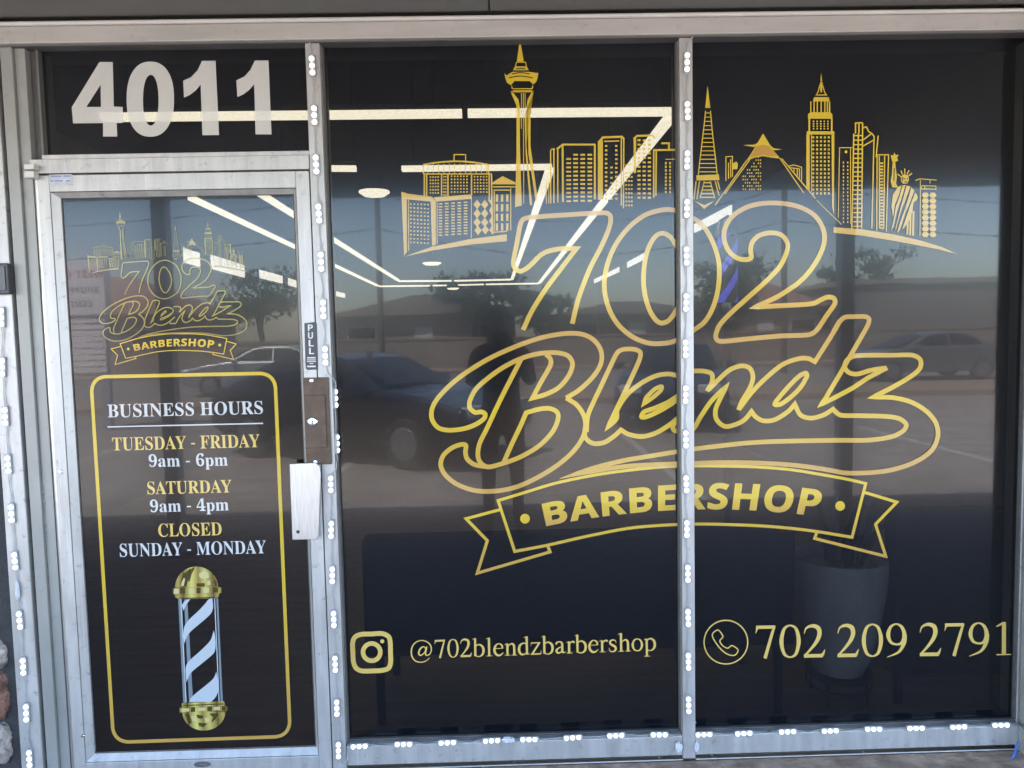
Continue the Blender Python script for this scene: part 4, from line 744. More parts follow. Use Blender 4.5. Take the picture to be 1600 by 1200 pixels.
k.build('pole_shade_print', G1, DR)
k = Ink(YD - 0.0012)
for p in (BP((744, 130), (770, 110), (796, 122), (800, 150), (770, 158), (748, 150)), BP((648, 176), (662, 150), (668, 160), (660, 196), (648, 196)), BP((790, 168), (806, 166), (808, 190), (790, 192)), BP((606, 212), (632, 211), (632, 238), (606, 240)), BP((690, 209), (718, 208), (718, 236), (690, 238)), BP((770, 206), (800, 205), (800, 233), (770, 235)), BP((648, 872), (690, 870), (690, 888), (648, 890)), BP((740, 868), (780, 866), (780, 884), (740, 886)), BP((826, 864), (860, 862), (860, 880), (826, 882)), BP((700, 915), (722, 910), (728, 940), (712, 945)), BP((776, 925), (800, 920), (802, 945), (780, 950))): k.fill(p)
k.build('pole_shine_print', G2, DR)
k = Ink(YD - 0.0004); k.fill(BP((630, 268), (642, 268), (672, 840), (658, 840))); k.fill(BP((840, 264), (850, 264), (876, 834), (864, 834))); k.fill(BP((662, 270), (680, 270), (712, 836), (690, 838))); k.build('pole_glass_print', SBD, DR)
k = Ink(YD - 0.0006); k.fill(BP((642, 268), (648, 268), (676, 838), (671, 838))); k.fill(BP((828, 264), (833, 264), (858, 834), (853, 834)))
def stripe(*p): k.fill([(q[0], q[1]) for q in smooth_path(BP(*p), True, 5)])
k.fill(BP((650, 302), (662, 284), (680, 270), (698, 268), (676, 296), (658, 334)))
stripe((782, 290, 1), (798, 270), (818, 264, 1), (822, 310), (812, 345), (780, 378), (700, 446), (676, 480), (664, 514, 1), (658, 470), (664, 420), (690, 382), (745, 330))
stripe((826, 440, 1), (834, 480), (836, 530), (826, 566), (780, 608), (710, 665), (688, 694), (676, 728, 1), (672, 690), (672, 640), (696, 604), (750, 556), (808, 496))
stripe((840, 668, 1), (848, 720), (850, 775), (838, 806), (812, 836, 1), (692, 836, 1), (702, 812), (740, 778), (790, 738), (826, 704)); k.build('pole_stripe_print', SB, DR, label='pale blue stripes of the printed barber pole')
# door furniture
lk = MB(); x0, x1, z0, z1 = X(477, 660), X(516.5, 660), Z(497, 726, -0.01), Z(497, 590, -0.01)
lk.box(x0, x1, -0.010, -0.0025, z0, z1); plate = lk.build('lock_plate', BRONZE, DR, 0.002, label='dull bronze latch guard plate')
m = MB(); m.box(x0 + 0.002, x1 - 0.012, -0.016, -0.0105, Z(497, 700, -0.01), Z(497, 617, -0.01)); m.build('raised_panel', BRONZE, plate, 0.003)
cx, cz = X(488.6, 658.8, -0.016), Z(488.6, 658.8, -0.016)
m = MB(); m.lathe([(0.0001, -0.023), (0.012, -0.023), (0.016, -0.021), (0.0185, -0.0162)], (cx, 0, cz), 28, 'y'); cyl = m.build('lock_cylinder', STEEL, plate, smooth=True)
m = MB(); m.box(cx - 0.0016, cx + 0.0016, -0.0237, -0.0232, cz - 0.009, cz + 0.004); m.lathe([(0.0001, -0.0238), (0.0032, -0.0238), (0.0032, -0.0232)], (cx, 0, cz + 0.004), 12, 'y'); m.build('keyhole', GAPM, plate)
for u, v in ((487, 595), (493, 722)):
    m = MB(); q = W(u, v, -0.011); m.lathe([(0.0001, -0.0155), (0.006, -0.014), (0.0085, -0.0102)], (q.x, 0, q.z), 16, 'y'); m.build('bolt', STEEL, plate, smooth=True)
hp = MB(); yh = -0.030
pts = [W(452.5, 725, yh), W(493, 723, yh), W(499, 729, yh), W(501, 740, yh), W(497.5, 838, yh), W(494, 843, yh), W(456.8, 843.4, yh)]
hp.prism([(p.x, p.z) for p in pts], 'y', yh, yh + 0.004); pull = hp.build('pull_handle', ALUV, DR, 0.0015, label='bright brushed metal pull plate')
m = MB(); q = W(465.5, 831, yh); m.lathe([(0.0001, yh - 0.0004), (0.0062, yh - 0.0004), (0.0062, yh)], (q.x, 0, q.z), 16, 'y'); m.build('screw_hole', GAPM, pull)
m = MB(); m.box(X(492, 780), X(499, 780), yh + 0.0042, -0.0023, Z(497, 835), Z(497, 735)); m.build('handle_stem', ALUV, pull)
sk = MB(); pp = [W(475.5, 505, -0.003), W(492.5, 503, -0.003), W(494.5, 506, -0.003), W(496.5, 574, -0.003), W(494, 577.5, -0.003), W(480, 578, -0.003), W(477.5, 575, -0.003)]
sk.prism([(p.x, p.z) for p in pp], 'y', -0.0032, -0.0024); sk.build('pull_sticker', mat('black_sticker', (0.02, 0.02, 0.02), 0.4), DR, label='black sticker reading PULL')
k = Ink(-0.0034)
for i, c in enumerate('PULL'):
    yb = 517.0 + 12.1 * i; u = 484.2 + 0.55 * i
    k.outlines(glyph('A', c)[1], lambda gx, gy, y, c=c, yb=yb, u=u: W(u - 4.6 + gx / GLYPHS['A'][c][0] * 10.0, yb - gy / caps('A') * 10.0, y))
for v, a, h in ((559, 6.5, 2.0), (562.4, 7, 1.2), (565, 7, 1.2), (568, 3, 1.1), (572.5, 6.5, 2.4)): k.quad(486.6 - a, v - h / 2, 486.6 + a, v + h / 2)
k.build('sticker_print', PLAST, DR)
k = Ink(-0.0030); k.fill([(76.5, 273), (112.5, 272), (112.5, 289), (98, 290), (90, 288), (77, 290.5)]); k.build('notice_sticker', mat('pale_blue_paper', (0.341, 0.3534, 0.4092), 0.6, 0, 0.2, 60), DR, label='torn pale blue sticker at the top corner')
k = Ink(-0.0034)
for a, b2, v in ((79, 96, 275.5), (99, 110, 275), (78.5, 84, 283), (86, 98, 282.5), (103, 110, 282.5)): k.quad(a, v - 1.2, b2, v + 1.2)
k.build('notice_print', mat('blue_grey_ink', (0.16, 0.18, 0.28), 0.6), DR)
q = W(316, 1194.5, -0.003); m = MB(); m.lathe([(0.0001, -0.0036), (0.030, -0.0034), (0.031, -0.0022)], (q.x, 0, q.z), 32, 'y', 1, 0.34); m.build('oval_badge', mat('badge_metal', (0.1364, 0.1426, 0.155), 0.4, 0.6), DR)
m = MB(); m.lathe([(0.024, -0.0042), (0.027, -0.0042)], (q.x, 0, q.z), 32, 'y', 1, 0.34); m.box(q.x - 0.012, q.x + 0.018, -0.0041, -0.0036, q.z - 0.003, q.z + 0.003); m.build('badge_rim', STEEL, DR)
for v0, v1 in ((256, 264.5), (267, 277.5)):
    m = MB(); a, c = W(37.5, v1, -0.035), W(52.5, v0, -0.035); m.box(a.x, c.x, -0.035, -0.0045, a.z, c.z); o = m.build('pivot_hinge', TRIM, DR, 0.002)
for (u, v) in ((94.5, 737), (129, 1150)):
    q = W(u, v, -0.003); m = MB(); m.lathe([(0.0001, -0.0055), (0.005, -0.005), (0.007, -0.0022)], (q.x, 0, q.z), 16, 'y'); m.build('screw', STEEL, DR, smooth=True)

# black box on the far left post
bx = thing('wall_box', 'small black box fixed to the far left aluminium post', 'box', W(3, 436, -0.02))
a, c = W(-14, 460, -0.03), W(11, 411, -0.03)
m = MB(); m.box(a.x, c.x, -0.03, -0.0045, a.z, c.z); m.build('housing', mat('black_box_plastic', (0.03, 0.03, 0.033), 0.45), bx, 0.004)
m = MB(); m.box(a.x + 0.01, c.x - 0.008, -0.034, -0.0302, a.z + 0.012, c.z - 0.008); m.build('cover', mat('dark_grey_plastic', (0.055, 0.055, 0.06), 0.4), bx, 0.002)

# ================================================================= strings of LED modules
def led_proto():
    b = MB(); b.prism([(-0.0105, -0.035), (0.0105, -0.035), (0.0105, 0.035), (0.006, 0.0385), (-0.006, 0.0385), (-0.0105, 0.035)], 'y', 0, 0.007)
    body = b.mesh('led_module'); bm = bmesh.new(); bm.from_mesh(body); bmesh.ops.recalc_face_normals(bm, faces=bm.faces); bm.to_mesh(body); bm.free(); body.materials.append(LEDB)
    l = MB()
    for z in (-0.0235, 0, 0.0235): l.lathe([(0.0095, 0.0), (0.0091, -0.003), (0.0070, -0.0056), (0.0036, -0.0072), (0.0001, -0.0076)], (0, 0, z), 16, 'y')
    lens = l.mesh('lens'); bm = bmesh.new(); bm.from_mesh(lens); bmesh.ops.recalc_face_normals(bm, faces=bm.faces); bm.to_mesh(lens); bm.free(); lens.materials.append(LEDM)
    for p in lens.polygons: p.use_smooth = True
    return body, lens
BODY, LENS = led_proto()
def led_string(pts, yb, label, horiz=False, extra=None, start=None, end=None, sc=1.0, side=()):
    """pts = module centres in photo pixels; yb = depth of the metal they stick to"""
    r = thing('led_light_string', label, 'string lights', W(*pts[len(pts) // 2], yb), 'strings of white LED modules on the frame')
    pos = []
    for i, (u, v) in enumerate(pts):
        q = W(u, v, yb - 0.0085); pos.append(q)
        o = bpy.data.objects.new('led_module', BODY); C.objects.link(o); o.parent = r; o.location = q - r.location
        ln = bpy.data.objects.new('lens', LENS); C.objects.link(ln); ln.parent = o
        j0, j1 = max(i - 1, 0), min(i + 1, len(pts) - 1)
        d = W(*pts[j1], yb) - W(*pts[j0], yb)
        a = math.atan2(d.x, d.z) if not horiz else math.pi / 2 - math.atan2(d.z, d.x)
        o.rotation_euler = (0, a + (math.pi if not horiz else 0) + random.uniform(-0.03, 0.03), 0); s_ = sc * random.uniform(0.97, 1.02); o.scale = (sc, 1, s_)
    rng = random.Random(len(pts))
    def seg(p, q, k):
        off = Vector((0.0035, 0, 0)) if not horiz else Vector((0, 0, 0.0035))
        for sgn in (-1, 1):
            n = 8; P = []
            for i in range(n + 1):
                t = i / n; w_ = math.sin(math.pi * t) * rng.uniform(-0.4, 0.4) * 0.006; sl = math.sin(math.pi * 2 * t + k) * 0.0018
                P.append(p.lerp(q, t) + off * (sgn * (0.45 + 0.4 * math.cos(2 * math.pi * t)) ) + (Vector((sl, 0, 0)) if not horiz else Vector((0, 0, sl - 0.003 * math.sin(math.pi * t)))) + Vector((0, 0.003, 0)))
            m_ = MB(); m_.tube(P, 0.0011, 6); m_.build('wire', WIRE, r, smooth=True)
    for i in range(len(pos) - 1):
        d = (pos[i + 1] - pos[i]).normalized() * 0.036 * sc
        seg(pos[i] + d, pos[i + 1] - d, i)
    for ex in (start, end):
        if ex: m_ = MB(); m_.tube([W(p[0], p[1], yb - 0.005) for p in smooth_path([(a[0], a[1]) for a in ex], False, 5)], 0.0018, 8); m_.build('wire', WIRE, r, smooth=True)
    return r
led_string([(2.0, 496), (3.2, 574), (7.9, 651), (12.5, 726), (17.8, 802.7), (23.2, 876.9), (30.6, 969.5), (36.2, 1042), (40.8, 1114.6), (45.8, 1186)], -0.004, 'lit white LED modules wired down the far left aluminium post', sc=0.96)
led_string([(487.5, 102.4), (491, 180), (493.9, 257), (498, 333.7), (501.6, 409), (505, 483.5), (508.2, 556)] , 0.0, 'lit white LED modules down the upper mullion beside the door, above the lock', start=[(484, 65), (484.5, 72), (487, 84), (488, 88)], end=[(509, 571), (512, 582), (519, 590), (524, 597), (525, 606)])
LS = led_string([(516.8, 756.8), (517.4, 828), (519.2, 899), (521.5, 968), (523.7, 1038), (526.3, 1106.6), (528.8, 1173)], 0.0, 'lit white LED modules down the lower mullion beside the door, below the lock', start=[(526, 722), (525, 733), (520, 738), (517, 742)], end=[(529.5, 1188), (534, 1194), (541, 1190), (544, 1178), (547, 1168)], sc=0.93)
def side_leds():
    r = thing('led_light_string', 'two lit LED modules turned sideways beside the lock plate', 'string lights', (xd1, 0.02, 1.3), 'strings of white LED modules on the frame')
    for u, v in ((525.5, 623), (528.3, 694)):
        q = W(u, v, 0.004); o = bpy.data.objects.new('led_module', BODY); C.objects.link(o); o.parent = r; o.location = Vector((xd1 + 0.0075, 0.016, q.z)) - r.location; o.rotation_euler = (0, 0, rad(90))
        ln = bpy.data.objects.new('lens', LENS); C.objects.link(ln); ln.parent = o
    zz = [W(526, v, 0).z for v in (603, 607, 640, 676, 711, 722)]
    for z0, z1 in ((zz[0], zz[1]), (zz[2], zz[3]), (zz[4], zz[5])): m_ = MB(); m_.tube([(xd1 + 0.004, 0.012, z0), (xd1 + 0.0055, 0.011, (z0 + z1) / 2), (xd1 + 0.004, 0.012, z1)], 0.0016, 8); m_.build('wire', WIRE, r, smooth=True)
side_leds()
led_string([(1073.7, 97.3), (1074.3, 173), (1073.8, 250), (1073.3, 325.7), (1072.7, 400), (1072.2, 472.7), (1071.2, 545), (1071.3, 616.7), (1071.7, 686.7), (1072.3, 756.7), (1073.2, 826.7), (1074.7, 896.7), (1075.3, 965.7), (1075.7, 1034), (1076, 1102)], 0.0, 'lit white LED modules down the whole centre mullion between the two large windows', start=[(1083, 57), (1077, 64), (1074, 74), (1073.6, 82)], end=[(1076, 1117), (1077, 1122), (1082, 1126), (1088, 1129)], sc=0.96)
led_string([(561.2, 1166.3), (630.4, 1163), (698.9, 1160.6), (768, 1157.5), (826.4, 1155.5), (894.6, 1152.8), (962, 1149.3), (1030, 1148)], YS, 'lit white LED modules along the sill of the left large window', True, end=[(1045, 1147.5), (1052, 1150), (1060, 1157), (1062, 1163)], sc=0.93)
led_string([(1099.8, 1147.8), (1162, 1146), (1230.4, 1143.4), (1297, 1142), (1364.8, 1139.3), (1431, 1138), (1497.7, 1136), (1563.9, 1133)], YS, 'lit white LED modules along the sill of the right large window', True, end=[(1579, 1132), (1588, 1136), (1592, 1142), (1594, 1150)], sc=0.93)
TAPE = mat('white_cloth_tape', (0.465, 0.4712, 0.4836), 0.7, 0, 0.08, 40, 0.6, 120)
def knot(u, v, y, r, label, sx=1, sz=1):
    q = W(u, v, y); m = MB(); k = random.Random(int(u))
    m.lathe([(0.0001, -r), (r * 0.7, -r * 0.75), (r, -r * 0.1), (r * 0.8, r * 0.6), (0.0001, r)], (0, 0, 0), 12)
    m.v = [(q.x + a * sx * k.uniform(0.75, 1.2), q.y + b2 * 0.6 * k.uniform(0.8, 1.2), q.z + c2 * sz * k.uniform(0.75, 1.25)) for a, b2, c2 in m.v]
    tag(m.build('tape_wrap', TAPE, smooth=True), label, 'tape')
knot(795, 1156, -0.002, 0.016, 'small lump of white tape midway along the left window sill', 1.5, 0.8)
knot(1060, 1167, -0.004, 0.018, 'lump of white tape just left of the centre mullion foot', 0.8, 1.1)
knot(1088.5, 1167, -0.004, 0.014, 'lump of white tape just right of the centre mullion foot', 0.7, 1.5)
knot(26.8, 922, -0.012, 0.012, 'thin wrap of white tape on the far left light string', 0.7, 2.6)
m = MB(); m.tube([W(u, v, -0.05) for u, v in ((1592, 1160), (1588, 1168), (1586, 1178), (1580, 1184))], 0.005, 8); m.tube([W(u, v, -0.05) for u, v in ((1586, 1178), (1590, 1182))], 0.004, 8)
tag(m.build('plastic_tie', mat('blue_plastic', (0.03, 0.08, 0.28), 0.4), smooth=True), 'crumpled blue plastic tie in the bottom right corner by the pillar', 'tie')

# ================================================================= inside the shop, seen faintly through the film
IW = mat('grey_interior_paint', (0.13, 0.125, 0.12), 0.7, 0, 0.05, 2)
WOOD = mat('brown_wood_floor', (0.46, 0.34, 0.24), 0.45, 0, 0.25, 3, streak=(0.4, 6, 1))
b = MB(); b.box(-3.6, 3.2, 0.13, 21, -0.1, -0.004); struct(b.build('shop_floor', WOOD))
b = MB(); b.box(-3.6, 3.2, 0.14, 21, 3.3, 3.5); struct(b.build('shop_ceiling', mat('dark_ceiling_paint', (0.015, 0.015, 0.015), 0.8)))
iw = thing('interior_walls', 'plain grey walls of the shop interior behind the film', 'wall', (0, 8, 0))
b = MB(); b.box(-3.7, -3.6, 0.13, 21.1, -0.1, 3.4); b.build('side_wall', IW, iw)
b = MB(); b.box(3.2, 3.3, 0.13, 21.1, -0.1, 3.4); b.build('side_wall', IW, iw)
b = MB(); b.box(-3.6, 3.2, 21, 21.1, -0.1, 3.4); b.build('end_wall', IW, iw)
b = MB(); b.box(-3.6, 3.2, 0.125, 0.139, ZT + 0.002, 3.5); b.build('bulkhead', IW, iw)
LT = mat('lit_ceiling_tube', (1.0, 0.88, 0.66), 0.4, emit=4.9 / KX)
LTW = mat('lit_wall_panel', (1.0, 0.90, 0.76), 0.4, emit=4.0 / KX)
HOUS = mat('lamp_housing', (0.05, 0.05, 0.05), 0.5)
ZC_ = 2.62
def lamp(p, q, w, label, grp='lit tube lamps on the shop ceiling', mt=LT, z=ZC_):
    p = WZ(*p, z); q = WZ(*q, z); d = (q - p).normalized(); s = Vector((-d.y, d.x, 0)) * w / 2
    t = thing('ceiling_lamp', label, 'lamp', (p + q) / 2, grp)
    m = MB(); pts = [p + s, q + s, q - s, p - s]; m.prism([(a.x, a.y) for a in pts], 'z', z, z + 0.03); m.build('tube', mt, t)
    m = MB(); pts = [p + s * 0.6, q + s * 0.6, q - s * 0.6, p - s * 0.6]; m.prism([(a.x, a.y) for a in pts], 'z', z + 0.031, z + 0.06); m.build('housing', HOUS, t)
    for f in (0.08, 0.92): c_ = p.lerp(q, f); m = MB(); m.tube([(c_.x, c_.y, z + 0.061), (c_.x, c_.y, 3.3)], 0.004, 6); m.build('hanging_rod', HOUS, t)
lamp((160, 188.5), (722, 182.5), 0.055, 'long front ceiling tube lamp crossing the house number')
lamp((731, 182), (1050, 179.5), 0.055, 'front ceiling tube lamp passing behind the tower print')
lamp((1048, 187), (948, 312), 0.055, 'right hand ceiling tube lamp receding from the front corner, nearest length')
lamp((945, 316), (843, 443), 0.055, 'right hand ceiling tube lamp receding, far length')
lamp((628, 267.5), (862, 264.5), 0.055, 'inner front ceiling tube lamp crossing behind the skyline print')
lamp((859, 269), (800, 437.5), 0.055, 'inner right ceiling tube lamp running back behind the figure 7')
lamp((511, 267), (557, 267.3), 0.055, 'short inner front ceiling tube lamp beside the door mullion')
lamp((300, 313), (620, 440.5), 0.05, 'left ceiling tube lamp running back behind the door') if False else None
lamp((404, 304), (622, 439), 0.055, 'inner left ceiling tube lamp running back from the door top')
lamp((299, 312.5), (590, 447.5), 0.055, 'outer left ceiling tube lamp running back through the door glass')
lamp((622, 440.5), (705, 440), 0.06, 'left far ceiling tube lamp, inner rectangle'); lamp((710, 440), (798, 438), 0.06, 'right far ceiling tube lamp, inner rectangle')
lamp((592, 448.5), (672, 447.5), 0.06, 'left far ceiling tube lamp, outer rectangle'); lamp((676, 447.3), (698, 447), 0.06, 'short middle far ceiling tube lamp, outer rectangle'); lamp((716, 446.5), (756, 445.5), 0.06, 'middle far ceiling tube lamp, outer rectangle'); lamp((759, 445.4), (842, 444), 0.06, 'right far ceiling tube lamp, outer rectangle')
def disc(u, v, r, label, ys=None):
    c = WZ(u, v, 2.5); t = thing('pendant_lamp', label, 'lamp', c, 'round glowing ceiling lamps')
    m = MB(); m.lathe([(0.0001, 0.0), (r * 0.7, 0.008), (r, 0.03), (r * 0.98, 0.04), (0.0001, 0.041)], c, 28); m.build('glass_bowl', LT, t, smooth=True)
    m = MB(); m.lathe([(r * 0.95, 0.042), (r * 0.8, 0.10), (r * 0.5, 0.13), (0.0001, 0.131)], c, 28); m.tube([c + Vector((0, 0, 0.13)), c + Vector((0, 0, 0.22))], 0.012); m.build('shade', HOUS, t, smooth=True)
disc(585, 308, 0.105, 'nearest round ceiling lamp glowing left of the skyline print'); disc(675, 415, 0.13, 'second round ceiling lamp glowing below the skyline print'); disc(708, 453, 0.13, 'farthest round ceiling lamp glowing below the far tube lamps')
# lit mirror panels along the side walls
def panel(u0, v0, u1, v1, x, h, label, grp='lit panels along the side walls'):
    """panel on a side wall X=x between two pixels of its centre line"""
    def hit(u, v):
        d = RIGHT * (u - 800) - UP * (v - 600) + FWD * F_PX; t = x / d.x; return CAM + d * t
    p, q = hit(u0, v0), hit(u1, v1); t = thing('wall_panel_lamp', label, 'lamp', (p + q) / 2, grp); sg = -1 if x > 0 else 1
    m = MB(); m.v = [(x + sg * e, a.y, a.z + dz) for e in (0.02, 0.0) for a, dz in ((p, -h / 2), (q, -h / 2), (q, h / 2), (p, h / 2))]
    m.f = [(0, 1, 2, 3), (4, 5, 6, 7), (0, 1, 5, 4), (1, 2, 6, 5), (2, 3, 7, 6), (3, 0, 4, 7)]; m.m = [0] * 6; m.build('light_face', LTW, t)
    m = MB(); y0, y1 = sorted((p.y, q.y)); zc = (p.z + q.z) / 2; m.box(min(x, x - sg * 0.05), max(x, x - sg * 0.05), y0, y1, zc - h / 2 - 0.03, zc + h / 2 + 0.03); m.build('backing', HOUS, t)
for u0, v0, u1, v1, w_, nm in ((1144, 328, 1086, 357, .13, 'nearest'), (1008, 400, 981, 414, .13, 'second'), (968, 421, 926, 441, .12, 'third'), (918, 446, 893, 457, .11, 'farthest')):
    panel(u0, v0, u1, v1, 3.1, w_, nm + ' lit wall panel on the right side wall behind the big figures')
for u0, v0, u1, v1, w_, nm in ((286, 399, 310, 406, .16, 'first'), (329, 409, 380, 424, .17, 'second'), (405, 428, 440, 437, .12, 'third'), (450, 440, 480, 450, .12, 'fourth'), (512, 456, 538, 462, .10, 'fifth')):
    panel(u0, v0, u1, v1, -3.5, w_, nm + ' lit wall panel along the left side wall, seen through the door glass')
# planter on its stand
pc = WZ(1316, 1135, 0.0); YP = 0.42; cx = W(1310, 1000, YP).x
zb, ztp = W(1316, 1044, YP).z, W(1316, 868, YP).z; R0 = (W(1386, 880, YP).x - W(1247, 880, YP).x) / 2
po = thing('planter_pot', 'tall tapering grey pot standing on a wire stand behind the right window', 'plant pot', (cx, YP, zb))
h = ztp - zb
m = MB(); m.lathe([(0.0001, zb), (R0 * 0.52, zb), (R0 * 0.66, zb + h * 0.12), (R0 * 0.82, zb + h * 0.35), (R0 * 0.96, zb + h * 0.7), (R0, zb + h * 0.92), (R0 * 0.99, ztp), (R0 * 0.9, ztp), (R0 * 0.88, ztp - 0.04), (0.0001, ztp - 0.05)], (cx, YP, 0), 40)
m.build('pot', mat('grey_stoneware', (0.54, 0.52, 0.49), 0.5, 0, 0.3, 6, 0.2, 30, streak=(1, 1, 0.3)), po, smooth=True)
m = MB(); rr = random.Random(5)
for i in range(16):
    a = rr.uniform(0, 6.28); r = rr.uniform(0.02, R0 * 0.8); e = Vector((cx + 1.5 * r * math.cos(a), YP + r * math.sin(a), ztp + rr.uniform(0.1, 0.3))); s_ = Vector((cx + r * 0.6 * math.cos(a), YP + 0.6 * r * math.sin(a), ztp - 0.05))
    m.tube([s_, s_.lerp(e, 0.5) + Vector((0, 0, 0.03)), e], [0.006, 0.012, 0.002], 5)
m.build('dry_stems', mat('dark_dry_stems', (0.07, 0.06, 0.045), 0.8), po)
sdm = mat('black_iron', (0.02, 0.02, 0.02), 0.5, 0.4)
ps = thing('plant_stand', 'black wire plant stand with thin legs under the grey pot', 'stand', (cx, YP, 0))
m = MB(); ring = [(cx + R0 * 0.68 * math.cos(i * math.pi / 12), YP + R0 * 0.68 * math.sin(i * math.pi / 12), zb - 0.01) for i in range(25)]; m.tube(ring, 0.009, 6, False); m.tube([(x, y, z - 0.045) for x, y, z in ring], 0.005, 6, False); m.lathe([(0.0001, zb - 0.016), (R0 * 0.66, zb - 0.016), (R0 * 0.66, zb - 0.006), (0.0001, zb - 0.006)], (cx, YP, 0), 24); m.build('ring', sdm, ps)
for i in range(4):
    a = math.pi / 4 + i * math.pi / 2; x, y = cx + R0 * 0.62 * math.cos(a), YP + R0 * 0.62 * math.sin(a); m = MB(); m.tube([(x, y, zb - 0.012), (x, y, 0.0)], 0.007, 6); m.build('leg', sdm, ps)
# waiting bench and armchair, backs against the glass
LEA = mat('black_leatherette', (0.012, 0.013, 0.016), 0.75, 0, 0.2, 6)
def bench(name, label, cat, u0, u1, vt, vb, y):
    x0, x1, zt_, z0 = W(u0, vt, y).x, W(u1, vt, y).x, W(u0, vt, y).z, W(u0, vb, y).z
    t = thing(name, label, cat, ((x0 + x1) / 2, y + 0.3, 0))
    m = MB(); m.box(x0, x1, y, y + 0.10, z0, zt_); m.build('backrest', LEA, t, 0.02)
    m = MB(); m.box(x0 + 0.002, x1 - 0.002, y + 0.104, y + 0.55, 0.26, 0.42); m.build('seat', LEA, t, 0.03)
    for x in (x0 + 0.05, x1 - 0.05):
        for yy in (y + 0.06, y + 0.5): m = MB(); m.tube([(x, yy, 0), (x, yy, 0.26 if yy > y + 0.2 else z0)], 0.018, 8); m.build('leg', sdm, t)
bench('waiting_bench', 'long black bench with its back to the left window', 'bench', 563, 1245, 843, 1030, 0.25)
bench('armchair', 'black armchair with its back to the right window, right of the grey pot', 'armchair', 1400, 1585, 800, 1060, 0.30)
# barber pole inside
q = W(1137, 420, 1.6); bp = thing('barber_pole', 'lit barber pole with blue stripes standing inside behind the figure 2', 'barber pole', q)
mp_ = bpy.data.materials.new('spiral_stripes'); mp_.use_nodes = True; n = mp_.node_tree.nodes; L = mp_.node_tree.links
tc = n.new('ShaderNodeTexCoord'); sp = n.new('ShaderNodeSeparateXYZ'); L.new(tc.outputs['Object'], sp.inputs[0]); ad = n.new('ShaderNodeMath'); ad.operation = 'MULTIPLY_ADD'; L.new(sp.outputs[0], ad.inputs[0]); ad.inputs[1].default_value = -1.6; L.new(sp.outputs[2], ad.inputs[2])
fr_ = n.new('ShaderNodeMath'); fr_.operation = 'MULTIPLY'; fr_.inputs[1].default_value = 6.2; L.new(ad.outputs[0], fr_.inputs[0]); fc = n.new('ShaderNodeMath'); fc.operation = 'FRACT'; L.new(fr_.outputs[0], fc.inputs[0])
cr = n.new('ShaderNodeValToRGB'); cr.color_ramp.interpolation = 'CONSTANT'; cr.color_ramp.elements[0].color = (0.12, 0.11, 0.75, 1); cr.color_ramp.elements[1].position = 0.4; cr.color_ramp.elements[1].color = (0.03, 0.03, 0.035, 1); L.new(fc.outputs[0], cr.inputs[0])
pb = n['Principled BSDF']; L.new(cr.outputs[0], pb.inputs['Base Color']); L.new(cr.outputs[0], pb.inputs['Emission Color']); pb.inputs['Emission Strength'].default_value = 2.4 / KX
m = MB(); m.lathe([(0.055, q.z - 0.19), (0.055, q.z + 0.19)], (q.x, q.y, 0), 28); o = m.build('striped_tube', mp_, bp, smooth=True)
for s_ in (-1, 1): m = MB(); m.lathe([(0.0001, q.z + s_ * 0.30), (0.05, q.z + s_ * 0.27), (0.066, q.z + s_ * 0.21), (0.066, q.z + s_ * 0.19), (0.0001, q.z + s_ * 0.19)], (q.x, q.y, 0), 28); m.build('cap', STEEL, bp, smooth=True)
m = MB(); m.tube([(q.x, q.y, 0), (q.x, q.y, q.z - 0.31)], 0.025, 12); m.lathe([(0.0001, 0), (0.16, 0), (0.15, 0.03), (0.0001, 0.035)], (q.x, q.y, 0), 24); m.build('stand_pole', sdm, bp)

# ================================================================= street side, mirrored in the glass
POSTM = mat('tan_post_paint', (0.78, 0.74, 0.70), 0.6)
for x, lb in ((-2.36, 'square canopy post left of the door side'), (2.55, 'square canopy post towards the right end')):
    t = thing('canopy_post', lb, 'post', (x, -2.75, 0), 'posts carrying the canopy')
    m = MB(); m.box(x - 0.05, x + 0.05, -2.80, -2.70, -0.006, zso - 0.005); m.build('shaft', POSTM, t, 0.006)
    m = MB(); m.box(x - 0.1, x + 0.1, -2.85, -2.65, -0.006, 0.015); m.build('base_plate', sdm, t)
def textmesh(s, font, size, org, ux, m, name, parent):
    k = Ink(0); x = 0; cap = caps(font)
    for c in s:
        if c == ' ': x += 230; continue
        a, ct = glyph(font, c); x_ = x
        k.outlines(ct, lambda gx, gy, y: org + ux * ((x_ + gx) / cap * size) + Vector((0, 0, gy / cap * size))); x += a + 25
    me = k.mb.mesh(name); return link(name, me, m, parent)
def textw(s, font, size): return sum(230 if c == ' ' else GLYPHS[font][c][0] + 25 for c in s) / caps(font) * size
# pylon sign
ys = -11.5; xs = -7.66
pg = thing('pylon_sign', 'white shopping centre pylon sign with red lettering and tenant boards', 'sign', (xs, ys, -0.13))
SW = mat('sign_white', (0.80, 0.74, 0.73), 0.5); SR = mat('sign_red', (0.50, 0.05, 0.05), 0.5); SG = mat('sign_grey', (0.16, 0.16, 0.17), 0.5)
m = MB(); m.box(xs - 0.85, xs + 0.42, ys - 0.12, ys + 0.12, 2.05, 3.05); m.build('name_board', SW, pg, 0.01)
for s_, z_, sz, mt in (('WEST GATE', 2.74, 0.132, SR), ('SHOPPING', 2.46, 0.11, SG), ('CENTER', 2.2, 0.11, SG)):
    wd = textw(s_, 'A', sz); textmesh(s_, 'A', sz, Vector((xs - 0.12 + wd / 2, ys + 0.126, z_)), Vector((-1, 0, 0)), mt, 'lettering', pg)
for i in range(9):
    m = MB(); m.box(xs - 0.75, xs + 0.36, ys - 0.08, ys + 0.08, 0.98 + i * 0.115, 0.98 + i * 0.115 + 0.095); m.build('tenant_board', SW, pg)
